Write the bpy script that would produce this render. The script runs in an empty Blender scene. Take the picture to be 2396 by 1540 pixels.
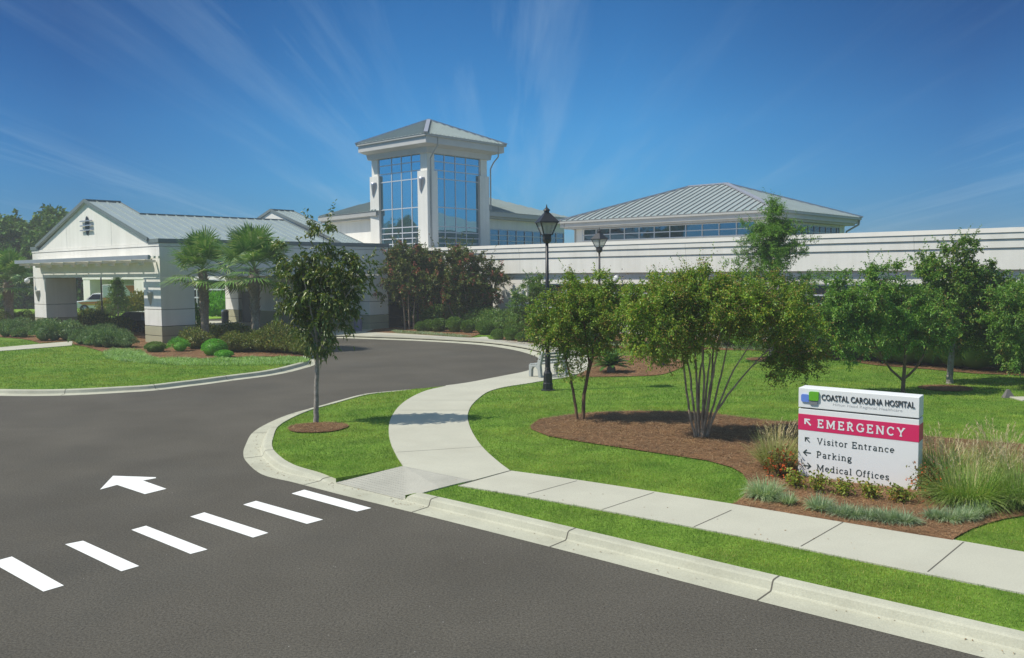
import bpy, math, random
import numpy as np
from mathutils import Vector, Matrix
R_ = math.radians
SC = bpy.context.scene
COL = SC.collection
# ------------------------------------------------------------------ camera
FPX = 2058.0; CX, CY = 1198.0, 770.0            # calibrated on a 2396 x 1540 view of the photograph
_n = np.array([-.0093, 1, -.0649]); _n /= np.linalg.norm(_n)
_X = np.array([_n[1], -_n[0], 0]); _X /= np.linalg.norm(_X)
_Y = np.cross(_n, _X)
if _Y[2] < 0: _Y = -_Y
ROT = np.array([_X, _Y, _n])                     # columns right, up, forward
CAM = np.array([0, 0, 3.9])
cam = bpy.data.objects.new('camera', bpy.data.cameras.new('camera'))
COL.objects.link(cam)
r, u, f = ROT[:, 0], ROT[:, 1], ROT[:, 2]
cam.matrix_world = Matrix(((r[0], u[0], -f[0], CAM[0]), (r[1], u[1], -f[1], CAM[1]), (r[2], u[2], -f[2], CAM[2]), (0, 0, 0, 1)))
cam.data.sensor_width = 36; cam.data.lens = 36 * FPX / 2396
cam.data.clip_start = .1; cam.data.clip_end = 4000
SC.camera = cam
# ------------------------------------------------------------------ light, sky, exposure
SUN_FROM = Vector((-.98, -.19, 0)).normalized(); SUN_EL = R_(54)
sun = bpy.data.objects.new('sun', bpy.data.lights.new('sun', 'SUN')); COL.objects.link(sun)
sun.data.energy = 4.3; sun.data.angle = R_(.53); sun.data.color = (1, .95, .85)
sd = Vector((SUN_FROM.x * math.cos(SUN_EL), SUN_FROM.y * math.cos(SUN_EL), math.sin(SUN_EL)))
sun.rotation_euler = sd.to_track_quat('Z', 'Y').to_euler()
SC.view_settings.view_transform = 'Standard'; SC.view_settings.look = 'None'
SC.view_settings.exposure = .12; SC.view_settings.gamma = 1
W = bpy.data.worlds.new('World'); SC.world = W; W.use_nodes = True

class NT:
    def __init__(s, tree): s.t = tree; s.n = tree.nodes; s.l = tree.links
    def new(s, typ, ins=None, **kw):
        n = s.n.new(typ)
        for k, v in kw.items(): setattr(n, k, v)
        for k, v in (ins or {}).items(): s.put(n.inputs[k], v)
        return n
    def put(s, sock, v):
        if isinstance(v, bpy.types.NodeSocket): s.l.new(v, sock)
        else: sock.default_value = v
    def math(s, op, a, b=0., c=0., clamp=False):
        n = s.n.new('ShaderNodeMath'); n.operation = op; n.use_clamp = clamp
        s.put(n.inputs[0], a); s.put(n.inputs[1], b); s.put(n.inputs[2], c); return n.outputs[0]
    def mix(s, fac, a, b, mode='MIX'):
        n = s.n.new('ShaderNodeMix'); n.data_type = 'RGBA'; n.blend_type = mode
        s.put(n.inputs[0], fac); s.put(n.inputs[6], a); s.put(n.inputs[7], b); return n.outputs[2]
    def noise(s, vec, scale, detail=4, rough=.55, out=0, dist=0.):
        n = s.new('ShaderNodeTexNoise', {'Scale': scale, 'Detail': detail, 'Roughness': rough, 'Distortion': dist})
        if vec is not None: s.l.new(vec, n.inputs['Vector'])
        return n.outputs[out]
    def ramp(s, fac, stops):
        n = s.n.new('ShaderNodeValToRGB'); s.put(n.inputs[0], fac); e = n.color_ramp.elements
        while len(e) < len(stops): e.new(.5)
        for el, (p, c) in zip(e, stops): el.position = p; el.color = c if len(c) == 4 else (*c, 1)
        return n.outputs[0]
def c4(c): return (*c, 1)

SKYOFF = (18.5, 9.5)
def build_world():
    t = NT(W.node_tree); t.n.clear()
    sky = t.new('ShaderNodeTexSky', sky_type='NISHITA', sun_disc=False, sun_elevation=SUN_EL,
                sun_rotation=math.atan2(SUN_FROM.x, SUN_FROM.y), altitude=50, air_density=1., dust_density=.15, ozone_density=3.0)
    tc = t.new('ShaderNodeTexCoord')
    sep = t.new('ShaderNodeSeparateXYZ', {'Vector': tc.outputs['Generated']})
    z = t.math('MAXIMUM', sep.outputs[2], .004)
    zz = t.math('ADD', z, .05)
    px = t.math('DIVIDE', sep.outputs[0], zz); py = t.math('DIVIDE', sep.outputs[1], zz)
    cv = t.new('ShaderNodeCombineXYZ', {'X': t.math('MULTIPLY_ADD', px, 2.6, SKYOFF[0]), 'Y': t.math('MULTIPLY_ADD', py, .15, SKYOFF[1])})
    warp = t.noise(cv.outputs[0], .6, 2, out=1)
    wv = t.new('ShaderNodeVectorMath', {0: warp, 1: (.9, .5, 0)}, operation='MULTIPLY')
    av = t.new('ShaderNodeVectorMath', {0: cv.outputs[0], 1: wv.outputs[0]}, operation='ADD')
    n1 = t.noise(av.outputs[0], 1.15, 7, .62)
    n2 = t.noise(av.outputs[0], .62, 4, .6)
    cl = t.math('MULTIPLY', t.ramp(n1, [(.47, (0, 0, 0)), (.72, (1, 1, 1))]), t.ramp(n2, [(.40, (.02, .02, .02)), (.64, (1, 1, 1))]))
    cl = t.math('MULTIPLY', cl, .36, clamp=True)
    # air tint: pale horizon, deep blue above; unseen overhead brightened as added fill light
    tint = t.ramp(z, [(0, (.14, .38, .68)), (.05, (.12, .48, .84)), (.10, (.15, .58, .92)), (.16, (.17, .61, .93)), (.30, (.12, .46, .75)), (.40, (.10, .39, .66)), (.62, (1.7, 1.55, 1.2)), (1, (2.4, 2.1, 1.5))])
    side = t.ramp(t.math('ABSOLUTE', t.math('SUBTRACT', sep.outputs[0], .01)), [(0, (1.0, 1.0, 1.0)), (.12, (1., 1., 1.)), (.44, (.37, .46, .58)), (.60, (.50, .55, .64)), (.85, (1, 1, 1))])
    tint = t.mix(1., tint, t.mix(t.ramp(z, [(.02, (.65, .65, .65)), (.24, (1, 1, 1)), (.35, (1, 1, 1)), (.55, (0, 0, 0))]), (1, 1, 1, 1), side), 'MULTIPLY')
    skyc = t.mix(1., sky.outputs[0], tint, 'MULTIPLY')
    skyc = t.mix(cl, skyc, (3.2, 4.6, 6.0, 1))
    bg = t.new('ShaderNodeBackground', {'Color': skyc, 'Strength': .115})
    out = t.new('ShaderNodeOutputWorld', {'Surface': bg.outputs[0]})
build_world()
SC.cycles.max_bounces = 6; SC.cycles.transparent_max_bounces = 8
SC.cycles.caustics_reflective = False; SC.cycles.caustics_refractive = False

# ------------------------------------------------------------------ materials
M = {}
def mat(name, color, rough=.7, spec=.4, metal=0., var=.12, vscale=1.2, fine=0., fscale=60, bump=0., bscale=80, dirt=None, dscale=.35, coat=0.):
    m = bpy.data.materials.new(name); m.use_nodes = True; t = NT(m.node_tree); t.n.clear()
    tc = t.new('ShaderNodeTexCoord').outputs['Object']
    geo = t.new('ShaderNodeNewGeometry').outputs['Position']
    col = c4(color)
    dk = c4([max(0, x * (1 - var)) for x in color]); lt = c4([min(1, x * (1 + var)) for x in color])
    if var: col = t.mix(t.ramp(t.noise(geo, vscale, 5, .6), [(.3, (0, 0, 0)), (.7, (1, 1, 1))]), dk, lt)
    if dirt: col = t.mix(t.math('MULTIPLY', t.ramp(t.noise(geo, dscale, 6, .65), [(.5, (0, 0, 0)), (.72, (1, 1, 1))]), .55), col, c4(dirt))
    if name == 'asphalt':
        col = t.mix(1., col, t.ramp(t.noise(geo, .13, 3, .5, dist=1.5), [(.3, (.90, .90, .90)), (.7, (1.12, 1.12, 1.12))]), 'MULTIPLY')
        vo = t.new('ShaderNodeTexVoronoi', {'Scale': 9.0}); t.l.new(geo, vo.inputs['Vector'])
        col = t.mix(t.math('MULTIPLY', t.math('LESS_THAN', vo.outputs['Distance'], .055), t.math('GREATER_THAN', t.noise(geo, 3.1, 1), .60)), col, (.45, .44, .40, 1))
    if name == 'stucco':
        st = t.new('ShaderNodeVectorMath', {0: geo, 1: (2.2, 2.2, .12)}, operation='MULTIPLY')
        col = t.mix(1., col, t.ramp(t.noise(st.outputs[0], 1., 4, .6), [(.35, (.93, .93, .92)), (.6, (1, 1, 1))]), 'MULTIPLY')
    if fine: col = t.mix(1., col, t.ramp(t.noise(geo, fscale, 3, .7), [(.25, (1 - fine,) * 3), (.75, (1 + fine,) * 3)]), 'MULTIPLY')
    b = t.new('ShaderNodeBsdfPrincipled', {'Base Color': col, 'Roughness': rough, 'Metallic': metal, 'Specular IOR Level': spec, 'Coat Weight': coat})
    if bump:
        bn = t.new('ShaderNodeBump', {'Height': t.noise(geo, bscale, 4, .6), 'Strength': bump, 'Distance': .02}); t.l.new(bn.outputs[0], b.inputs['Normal'])
    t.new('ShaderNodeOutputMaterial', {'Surface': b.outputs[0]})
    M[name] = m; return m
def leafmat(name, c1, c2, c3=None, rough=.45, trans=.3, spec=.35, clump=.9):
    m = bpy.data.materials.new(name); m.use_nodes = True; t = NT(m.node_tree); t.n.clear()
    g = t.new('ShaderNodeNewGeometry')
    if name.startswith('leaf_'): c1, c2, c3 = [c and (c[0] * 2.35, c[1] * 2.2, c[2] * 1.7) for c in (c1, c2, c3)]
    stops = [(0, c1), (.75, c2)] + ([(1., c3)] if c3 else [])
    col = t.ramp(g.outputs['Random Per Island'], stops)
    nz = t.noise(g.outputs['Position'], clump, 3, .6)
    col = t.mix(1., col, t.ramp(nz, [(.3, (.75, .75, .8)), (.7, (1.25, 1.22, 1.1))]), 'MULTIPLY')
    if name == 'grass_blade':
        pt = t.ramp(t.noise(g.outputs['Position'], .38, 5, .65), [(.43, (0, 0, 0)), (.60, (1, 1, 1))])
        col = t.mix(1., col, t.mix(pt, (.72, .88, .90, 1), (1.48, 1.10, 1.45, 1)), 'MULTIPLY')
        p2 = t.ramp(t.noise(g.outputs['Position'], 1.1, 3, .6), [(.32, (.58, .72, .75)), (.46, (1, 1, 1))])
        col = t.mix(1., col, p2, 'MULTIPLY')
    b = t.new('ShaderNodeBsdfPrincipled', {'Base Color': col, 'Roughness': rough, 'Specular IOR Level': spec})
    tr = t.new('ShaderNodeBsdfTranslucent', {'Color': t.mix(1., col, (1.25, 1.3, .6, 1), 'MULTIPLY')})
    mx = t.new('ShaderNodeMixShader', {0: trans, 1: b.outputs[0], 2: tr.outputs[0]})
    t.new('ShaderNodeOutputMaterial', {'Surface': mx.outputs[0]})
    M[name] = m; return m
def glassmat(name, color, rough=.03, metal=.9):
    m = bpy.data.materials.new(name); m.use_nodes = True; t = NT(m.node_tree); t.n.clear()
    g = t.new('ShaderNodeNewGeometry').outputs['Position']
    bn = t.new('ShaderNodeBump', {'Height': t.noise(g, .55, 1), 'Strength': .06, 'Distance': .3})
    b = t.new('ShaderNodeBsdfPrincipled', {'Base Color': c4(color), 'Roughness': rough, 'Metallic': metal, 'Normal': bn.outputs[0]})
    t.new('ShaderNodeOutputMaterial', {'Surface': b.outputs[0]}); M[name] = m; return m

mat('asphalt', (.097, .088, .072), .9, .12, var=.10, vscale=.5, fine=.55, fscale=34, bump=.5, bscale=60, dirt=(.078, .075, .066), dscale=.22)
mat('lawn_soil', (.125, .21, .028), .9, .1, var=.3, vscale=1.5, fine=.5, fscale=18)
mat('far_grass', (.17, .29, .035), .9, .1, var=.3, vscale=.15, fine=.3, fscale=6)
mat('concrete', (.475, .46, .37), .8, .3, var=.06, vscale=.8, fine=.10, fscale=45, bump=.15, bscale=90, dirt=(.41, .39, .31), dscale=.5)
mat('kerb_concrete', (.455, .445, .345), .8, .3, var=.10, vscale=1.4, fine=.12, fscale=40, bump=.25, bscale=60, dirt=(.35, .335, .25), dscale=1.1)
mat('ramp_concrete', (.40, .385, .325), .85, .3, var=.10, vscale=1.5, fine=.15, fscale=40, bump=.2)
mat('joint', (.12, .11, .09), .9, .2)
mat('mulch', (.205, .112, .057), .95, .1, var=.3, vscale=2.2, fine=.7, fscale=26, bump=.8, bscale=30)
mat('paint', (.83, .83, .79), .7, .3, var=.04, vscale=3, fine=.05)
mat('stucco', (.82, .795, .73), .85, .25, var=.04, vscale=.5, fine=.05, fscale=40, bump=.08, bscale=50, dirt=(.72, .70, .63), dscale=.35)
mat('tan_stucco', (.40, .385, .26), .85, .25, var=.06, fine=.05, fscale=40, bump=.08)
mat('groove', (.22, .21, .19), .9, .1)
mat('roof_metal', (.36, .42, .41), .42, .5, metal=.25, var=.07, vscale=.7)
mat('dark_trim', (.17, .20, .195), .5, .5, var=.08)
mat('pale_trim', (.42, .41, .38), .5, .5, var=.05)
mat('tower_trim', (.54, .525, .50), .6, .4, var=.05)
mat('coping', (.46, .445, .40), .6, .4, var=.05)
mat('silver', (.48, .48, .52), .4, .5, metal=.5, var=.05)
mat('mullion', (.56, .58, .61), .45, .5, metal=.1, var=.03)
mat('dark_mullion', (.06, .06, .06), .5, .4)
mat('black_iron', (.018, .018, .020), .42, .5, var=.1)
mat('brown_iron', (.05, .042, .038), .5, .4, var=.1)
mat('sign_white', (.80, .80, .785), .45, .4, var=.015, vscale=2)
mat('sign_red', (.66, .022, .115), .45, .4, var=.03)
mat('letter_dark', (.025, .03, .032), .5, .4)
mat('letter_green', (.03, .045, .04), .5, .4)
mat('letter_grey', (.48, .48, .48), .6, .3)
mat('letter_white', (.80, .80, .80), .5, .3)
mat('logo_blue', (.13, .24, .66), .5, .4); mat('logo_green', (.13, .42, .02), .5, .4); mat('logo_grey', (.20, .21, .22), .5, .4)
mat('bark_grey', (.29, .26, .225), .9, .2, var=.35, vscale=9, fine=.3, fscale=40, bump=.5, bscale=35)
mat('bark_tan', (.36, .265, .18), .8, .25, var=.4, vscale=6, fine=.3, fscale=30, bump=.3)
mat('bark_brown', (.19, .115, .07), .85, .2, var=.35, vscale=7, fine=.3, fscale=30, bump=.3)
mat('palm_bark', (.30, .245, .19), .95, .1, var=.35, vscale=12, fine=.3, bump=.5)
mat('bench_grey', (.36, .38, .36), .7, .3, var=.1, vscale=4)
mat('can_grey', (.22, .225, .23), .5, .4, metal=.2); mat('can_violet', (.17, .165, .25), .5, .4); mat('steel', (.60, .61, .62), .3, .5, metal=.8)
mat('door_shade', (.12, .11, .10), .6, .4)
mat('car_black', (.010, .010, .016), .2, .6, coat=.6, var=0); mat('tyre', (.02, .02, .02), .85, .2); mat('rim', (.5, .5, .52), .3, .5, metal=.7)
mat('amb_white', (.80, .80, .80), .3, .5, coat=.3, var=.02); mat('amb_orange', (.72, .23, .04), .4, .5); mat('amb_yellow', (.75, .45, .05), .4, .5)
mat('car_glass', (.02, .025, .03), .06, .6, var=0); mat('red_lamp', (.5, .03, .02), .3, .5)
mat('bud_brown', (.26, .175, .055), .9, .1, var=.3); mat('flower_red', (.42, .13, .09), .8, .2, var=.3, vscale=6)
mat('flower_orange', (.55, .10, .025), .8, .2, var=.3); mat('stone', (.16, .15, .14), .9, .2)
mat('dark_glass', (.012, .013, .015), .35, .15, var=0)
mat('frosted', (.48, .47, .40), .35, .4)
def lanternmat():
    m = bpy.data.materials.new('lantern_glass'); m.use_nodes = True; t = NT(m.node_tree); t.n.clear()
    a = t.new('ShaderNodeBsdfTransparent', {'Color': (.86, .88, .86, 1)}); g = t.new('ShaderNodeBsdfGlossy', {'Roughness': .08, 'Color': (.8, .85, .85, 1)})
    d = t.new('ShaderNodeBsdfDiffuse', {'Color': (.7, .72, .7, 1)})
    m1 = t.new('ShaderNodeMixShader', {0: .35, 1: a.outputs[0], 2: d.outputs[0]})
    mx = t.new('ShaderNodeMixShader', {0: .12, 1: m1.outputs[0], 2: g.outputs[0]}); t.new('ShaderNodeOutputMaterial', {'Surface': mx.outputs[0]}); M['lantern_glass'] = m
lanternmat()
glassmat('tower_glass', (.25, .43, .52)); glassmat('block_glass', (.13, .22, .29)); glassmat('wing_glass', (.06, .07, .08), .05, .8)
# foliage
leafmat('grass_blade', (.115, .25, .024), (.22, .37, .038), (.38, .42, .12), .6, .35, .2, 1.3)
leafmat('leaf_street', (.028, .060, .014), (.058, .088, .022), (.11, .118, .034), .38, .22, .5)
leafmat('leaf_myrtle', (.055, .115, .018), (.105, .17, .026), (.18, .165, .035), .42, .28)
leafmat('leaf_myrtle_dark', (.042, .108, .022), (.075, .152, .032), (.12, .16, .035), .42, .28)
leafmat('leaf_red_myrtle', (.030, .060, .014), (.062, .085, .020), (.105, .06, .028), .5, .2)
leafmat('leaf_cypress', (.04, .105, .016), (.075, .15, .024), None, .6, .25)
leafmat('leaf_maple', (.036, .085, .018), (.065, .13, .024), (.12, .13, .03), .42, .25)
leafmat('leaf_hedge', (.034, .080, .017), (.062, .125, .022), (.11, .14, .03), .5, .2)
leafmat('leaf_box', (.035, .075, .014), (.065, .12, .022), None, .5, .2)
leafmat('leaf_bright', (.045, .15, .016), (.075, .22, .024), None, .5, .25)
leafmat('leaf_abelia', (.045, .075, .014), (.085, .105, .022), (.13, .11, .04), .5, .2)
leafmat('leaf_juniper', (.040, .085, .040), (.075, .13, .065), (.15, .2, .13), .5, .2)
leafmat('leaf_shade', (.02, .05, .014), (.05, .09, .02), (.22, .2, .05), .5, .2)
leafmat('leaf_yellowish', (.07, .09, .015), (.12, .12, .02), None, .5, .2)
leafmat('leaf_forest', (.025, .065, .016), (.05, .10, .022), (.075, .12, .03), .6, .2, .2, .25)
leafmat('palm_leaf', (.10, .23, .045), (.20, .34, .09), (.42, .48, .24), .35, .2, .5)
leafmat('sago_leaf', (.045, .14, .026), (.09, .21, .04), None, .35, .2)
leafmat('liriope', (.17, .33, .08), (.28, .45, .14), (.45, .58, .28), .6, .3)
leafmat('liriope_blue', (.20, .31, .15), (.34, .44, .26), (.55, .58, .42), .6, .3)
leafmat('pale_cover', (.18, .26, .13), (.30, .38, .24), (.42, .46, .34), .7, .3)
leafmat('fountain_blade', (.15, .28, .05), (.28, .40, .09), (.52, .52, .24), .55, .3)
leafmat('fountain_dry', (.24, .31, .08), (.40, .42, .17), (.55, .48, .28), .6, .3)
leafmat('plume', (.50, .42, .26), (.66, .57, .40), None, .8, .4)
leafmat('nandina', (.14, .21, .02), (.25, .29, .04), (.40, .17, .03), .5, .25)
leafmat('nandina_red', (.09, .12, .025), (.15, .11, .03), (.34, .07, .02), .5, .25)
leafmat('straw', (.16, .09, .042), (.28, .17, .085), (.46, .33, .19), .8, .1)

# ------------------------------------------------------------------ projection helpers (where things stand)
def ray(x, y): return ROT @ np.array([(x - CX) / FPX, (CY - y) / FPX, 1.])
def G(x, y, z=.12): d = ray(x, y); return CAM + d * ((z - CAM[2]) / d[2])
K = .85571
def gs(pts, z=.12): return [G(x * K, y * K, z)[:2] for x, y in pts]
def rg(pts, ox, oy, s): return [(ox + x / s, oy + y / s) for x, y in pts]

# ------------------------------------------------------------------ mesh helpers
def tag(o, label=None, cat=None, group=None, kind=None):
    if label: o['label'] = label
    if cat: o['category'] = cat
    if group: o['group'] = group
    if kind: o['kind'] = kind
    return o
def thing(name, loc, label, cat, group=None, rz=0.):
    o = bpy.data.objects.new(name, None); COL.objects.link(o); o.empty_display_size = .2
    o.location = loc; o.rotation_euler = (0, 0, rz); return tag(o, label, cat, group)
def link(name, me, parent=None, world=False):
    o = bpy.data.objects.new(name, me); COL.objects.link(o)
    if parent is not None:
        o.parent = parent
        if world: o.matrix_parent_inverse = PINV(parent)
    return o
def wm(o):
    m = Matrix.LocRotScale(o.location, o.rotation_euler, o.scale)
    return wm(o.parent) @ o.matrix_parent_inverse @ m if o.parent else m
def PINV(p): return wm(p).inverted()
def npmesh(name, V, F, mats, midx=None, smooth=False):
    V = np.asarray(V, np.float32); F = np.asarray(F, np.int32); me = bpy.data.meshes.new(name)
    k = F.shape[1]; me.vertices.add(len(V)); me.vertices.foreach_set('co', V.ravel())
    me.loops.add(F.size); me.loops.foreach_set('vertex_index', F.ravel())
    me.polygons.add(len(F)); me.polygons.foreach_set('loop_start', np.arange(0, F.size, k, dtype=np.int32))
    me.polygons.foreach_set('loop_total', np.full(len(F), k, np.int32))
    for m in (mats if isinstance(mats, (list, tuple)) else [mats]): me.materials.append(M[m])
    if midx is not None: me.polygons.foreach_set('material_index', np.asarray(midx, np.int32))
    if smooth: me.polygons.foreach_set('use_smooth', np.ones(len(F), bool))
    me.update(calc_edges=True); return me
class MB:
    def __init__(s, fr=None): s.v = []; s.f = []; s.m = []; s.fr = fr or (lambda a, b, c: (a, b, c))
    def add(s, pts, faces, mi=0):
        o = len(s.v); s.v += [tuple(s.fr(*p)) for p in pts]; s.f += [tuple(i + o for i in f) for f in faces]; s.m += [mi] * len(faces)
    def box(s, a0, a1, b0, b1, c0, c1, mi=0):
        P = [(a, b, c) for c in (c0, c1) for b in (b0, b1) for a in (a0, a1)]
        s.add(P, [(0, 2, 3, 1), (4, 5, 7, 6), (0, 1, 5, 4), (2, 6, 7, 3), (0, 4, 6, 2), (1, 3, 7, 5)], mi)
    def frus(s, r0, r1, z0, z1, mi=0):   # r=(a0,a1,b0,b1)
        P = [(r0[0], r0[2], z0), (r0[1], r0[2], z0), (r0[1], r0[3], z0), (r0[0], r0[3], z0), (r1[0], r1[2], z1), (r1[1], r1[2], z1), (r1[1], r1[3], z1), (r1[0], r1[3], z1)]
        s.add(P, [(3, 2, 1, 0), (4, 5, 6, 7), (0, 1, 5, 4), (1, 2, 6, 5), (2, 3, 7, 6), (3, 0, 4, 7)], mi)
    def slab(s, top, th, mi=0):          # polygon extruded down by th
        n = len(top); P = list(top) + [(a, b, c - th) for a, b, c in top]
        s.add(P, [tuple(range(n)), tuple(range(2 * n - 1, n - 1, -1))] + [(i, n + i, n + (i + 1) % n, (i + 1) % n) for i in range(n)], mi)
    def lathe(s, prof, n=16, c=(0, 0), mi=0, ph=0.):
        P = []; 
        for r_, z in prof: P += [(c[0] + r_ * math.cos(2 * math.pi * i / n + ph), c[1] + r_ * math.sin(2 * math.pi * i / n + ph), z) for i in range(n)]
        F = [(j * n + i, j * n + (i + 1) % n, (j + 1) * n + (i + 1) % n, (j + 1) * n + i) for j in range(len(prof) - 1) for i in range(n)]
        F += [tuple(range(n - 1, -1, -1)), tuple((len(prof) - 1) * n + i for i in range(n))]
        s.add(P, F, mi)
    def bar(s, p, q, w, h=None, mi=0, up=(0, 0, 1)):
        p, q = Vector(s.fr(*p)), Vector(s.fr(*q)); d = (q - p).normalized(); h = h or w
        sd_ = d.cross(Vector(up)); sd_ = sd_.normalized() if sd_.length > 1e-4 else Vector((1, 0, 0)); uu = sd_.cross(d)
        o = len(s.v)
        for c in (p, q):
            for a, b in ((-1, -1), (1, -1), (1, 1), (-1, 1)): s.v.append(tuple(c + sd_ * a * w / 2 + uu * b * h / 2))
        F = [(0, 3, 2, 1), (4, 5, 6, 7), (0, 1, 5, 4), (1, 2, 6, 5), (2, 3, 7, 6), (3, 0, 4, 7)]
        s.f += [tuple(i + o for i in f) for f in F]; s.m += [mi] * 6
    def tube(s, pts, rad, n=8, mi=0):
        V, F = tube(np.array([s.fr(*p) for p in pts], float), np.array(rad if hasattr(rad, '__len__') else [rad] * len(pts), float), n)
        o = len(s.v); s.v += [tuple(x) for x in V]; s.f += [tuple(int(i) + o for i in f) for f in F]; s.m += [mi] * len(F)
    def build(s, name, mats, parent=None, smooth=False, bevel=0.):
        me = bpy.data.meshes.new(name); me.from_pydata(s.v, [], s.f)
        for m in (mats if isinstance(mats, (list, tuple)) else [mats]): me.materials.append(M[m])
        me.polygons.foreach_set('material_index', s.m)
        if smooth: me.polygons.foreach_set('use_smooth', np.ones(len(s.f), bool))
        me.update()
        o = link(name, me, parent, True)
        if bevel:
            b = o.modifiers.new('bevel', 'BEVEL'); b.width = bevel; b.segments = 2; b.limit_method = 'ANGLE'; b.angle_limit = R_(40)
        return o
def tube(P, rad, n=6):
    P = np.asarray(P, float); N = len(P); T = np.gradient(P, axis=0); T /= np.linalg.norm(T, axis=1)[:, None] + 1e-9
    ref = np.array([1., 0, 0]) if abs(T[0][0]) < .8 else np.array([0, 1., 0])
    A = np.cross(T, ref); A /= np.linalg.norm(A, axis=1)[:, None] + 1e-9; B = np.cross(T, A)
    an = np.arange(n) * 2 * np.pi / n
    V = P[:, None, :] + rad[:, None, None] * (np.cos(an)[None, :, None] * A[:, None, :] + np.sin(an)[None, :, None] * B[:, None, :])
    i, j = np.meshgrid(np.arange(N - 1), np.arange(n), indexing='ij'); j2 = (j + 1) % n
    F = np.stack([i * n + j, i * n + j2, (i + 1) * n + j2, (i + 1) * n + j], -1).reshape(-1, 4)
    return V.reshape(-1, 3), F
def smoothpath(pts, n=8):
    P = [np.array(p, float) for p in pts]; P = [2 * P[0] - P[1]] + P + [2 * P[-1] - P[-2]]; out = []
    for i in range(1, len(P) - 2):
        a, b, c, d = P[i - 1:i + 3]
        for k in range(n):
            t = k / n; out.append(.5 * ((2 * b) + (c - a) * t + (2 * a - 5 * b + 4 * c - d) * t * t + (3 * b - a - 3 * c + d) * t ** 3))
    out.append(P[-2]); return np.array(out)
def closed_smooth(pts, n=5):
    P = [np.array(p, float) for p in pts]; m = len(P); out = []
    for i in range(m):
        a, b, c, d = P[i - 1], P[i], P[(i + 1) % m], P[(i + 2) % m]
        for k in range(n):
            t = k / n; out.append(.5 * ((2 * b) + (c - a) * t + (2 * a - 5 * b + 4 * c - d) * t * t + (3 * b - a - 3 * c + d) * t ** 3))
    return np.array(out)
def offset(P, d):
    T = np.gradient(P, axis=0); T /= np.linalg.norm(T, axis=1)[:, None] + 1e-9
    return P + np.stack([-T[:, 1], T[:, 0]], -1) * (d[:, None] if hasattr(d, '__len__') else d)
def area(P):
    P = np.array(P); return .5 * np.sum(P[:, 0] * np.roll(P[:, 1], -1) - np.roll(P[:, 0], -1) * P[:, 1])
def sheet(name, poly, z, m, parent=None, thick=0., kind='structure', label=None):
    P = [tuple(p[:2]) for p in poly]
    if area(P) < 0: P = P[::-1]
    b = MB()
    if thick: b.slab([(x, y, z) for x, y in P], thick)
    else: b.add([(x, y, z) for x, y in P], [tuple(range(len(P)))])
    o = b.build(name, m, parent); 
    if kind: o['kind'] = kind
    if label: o['label'] = label
    return o
def inside(pts, poly):
    x, y = pts[:, 0], pts[:, 1]; P = np.asarray([p[:2] for p in poly], float); r_ = np.zeros(len(pts), bool); j = len(P) - 1
    for i in range(len(P)):
        xi, yi = P[i]; xj, yj = P[j]
        c = ((yi > y) != (yj > y)) & (x < (xj - xi) * (y - yi) / (yj - yi + 1e-12) + xi); r_ ^= c; j = i
    return r_

# ------------------------------------------------------------------ ground, road, kerbs, paths
sheet('ground', [(-600, -40), (600, -40), (600, 900), (-600, 900)], -.06, 'far_grass')
road = sheet('road', [(-160, -30), (120, -30), (120, 77), (-160, 77)], 0, 'asphalt')
for q in ([(125, 1047), (672, 1352), (457, 1416), (-95, 1107)], [(875, 881), (1466, 1147), (1277, 1202), (685, 918)],
          [(1537, 723), (2185, 973), (2005, 1020), (1383, 766)]):
    sheet('crosswalk_stripe', gs(rg(q, 0, 1250, 3.85), .004), .005, 'paint', road, kind=None)
for q in ([(478, 1199), (628, 1247), (592, 1258), (445, 1209)], [(599, 1172), (756, 1216), (718, 1226), (569, 1181)], [(712, 1146), (869, 1189), (835, 1197), (682, 1155)]):
    sheet('crosswalk_stripe', [G(x, y, .004)[:2] for x, y in q], .005, 'paint', road, kind=None)
sheet('direction_arrow', gs(rg([(1190, 197), (1640, 212), (1642, 222), (1505, 247), (1752, 334), (1525, 390), (1232, 293), (1053, 342)], 0, 1250, 3.85), .004), .005, 'paint', road, kind=None)

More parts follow.
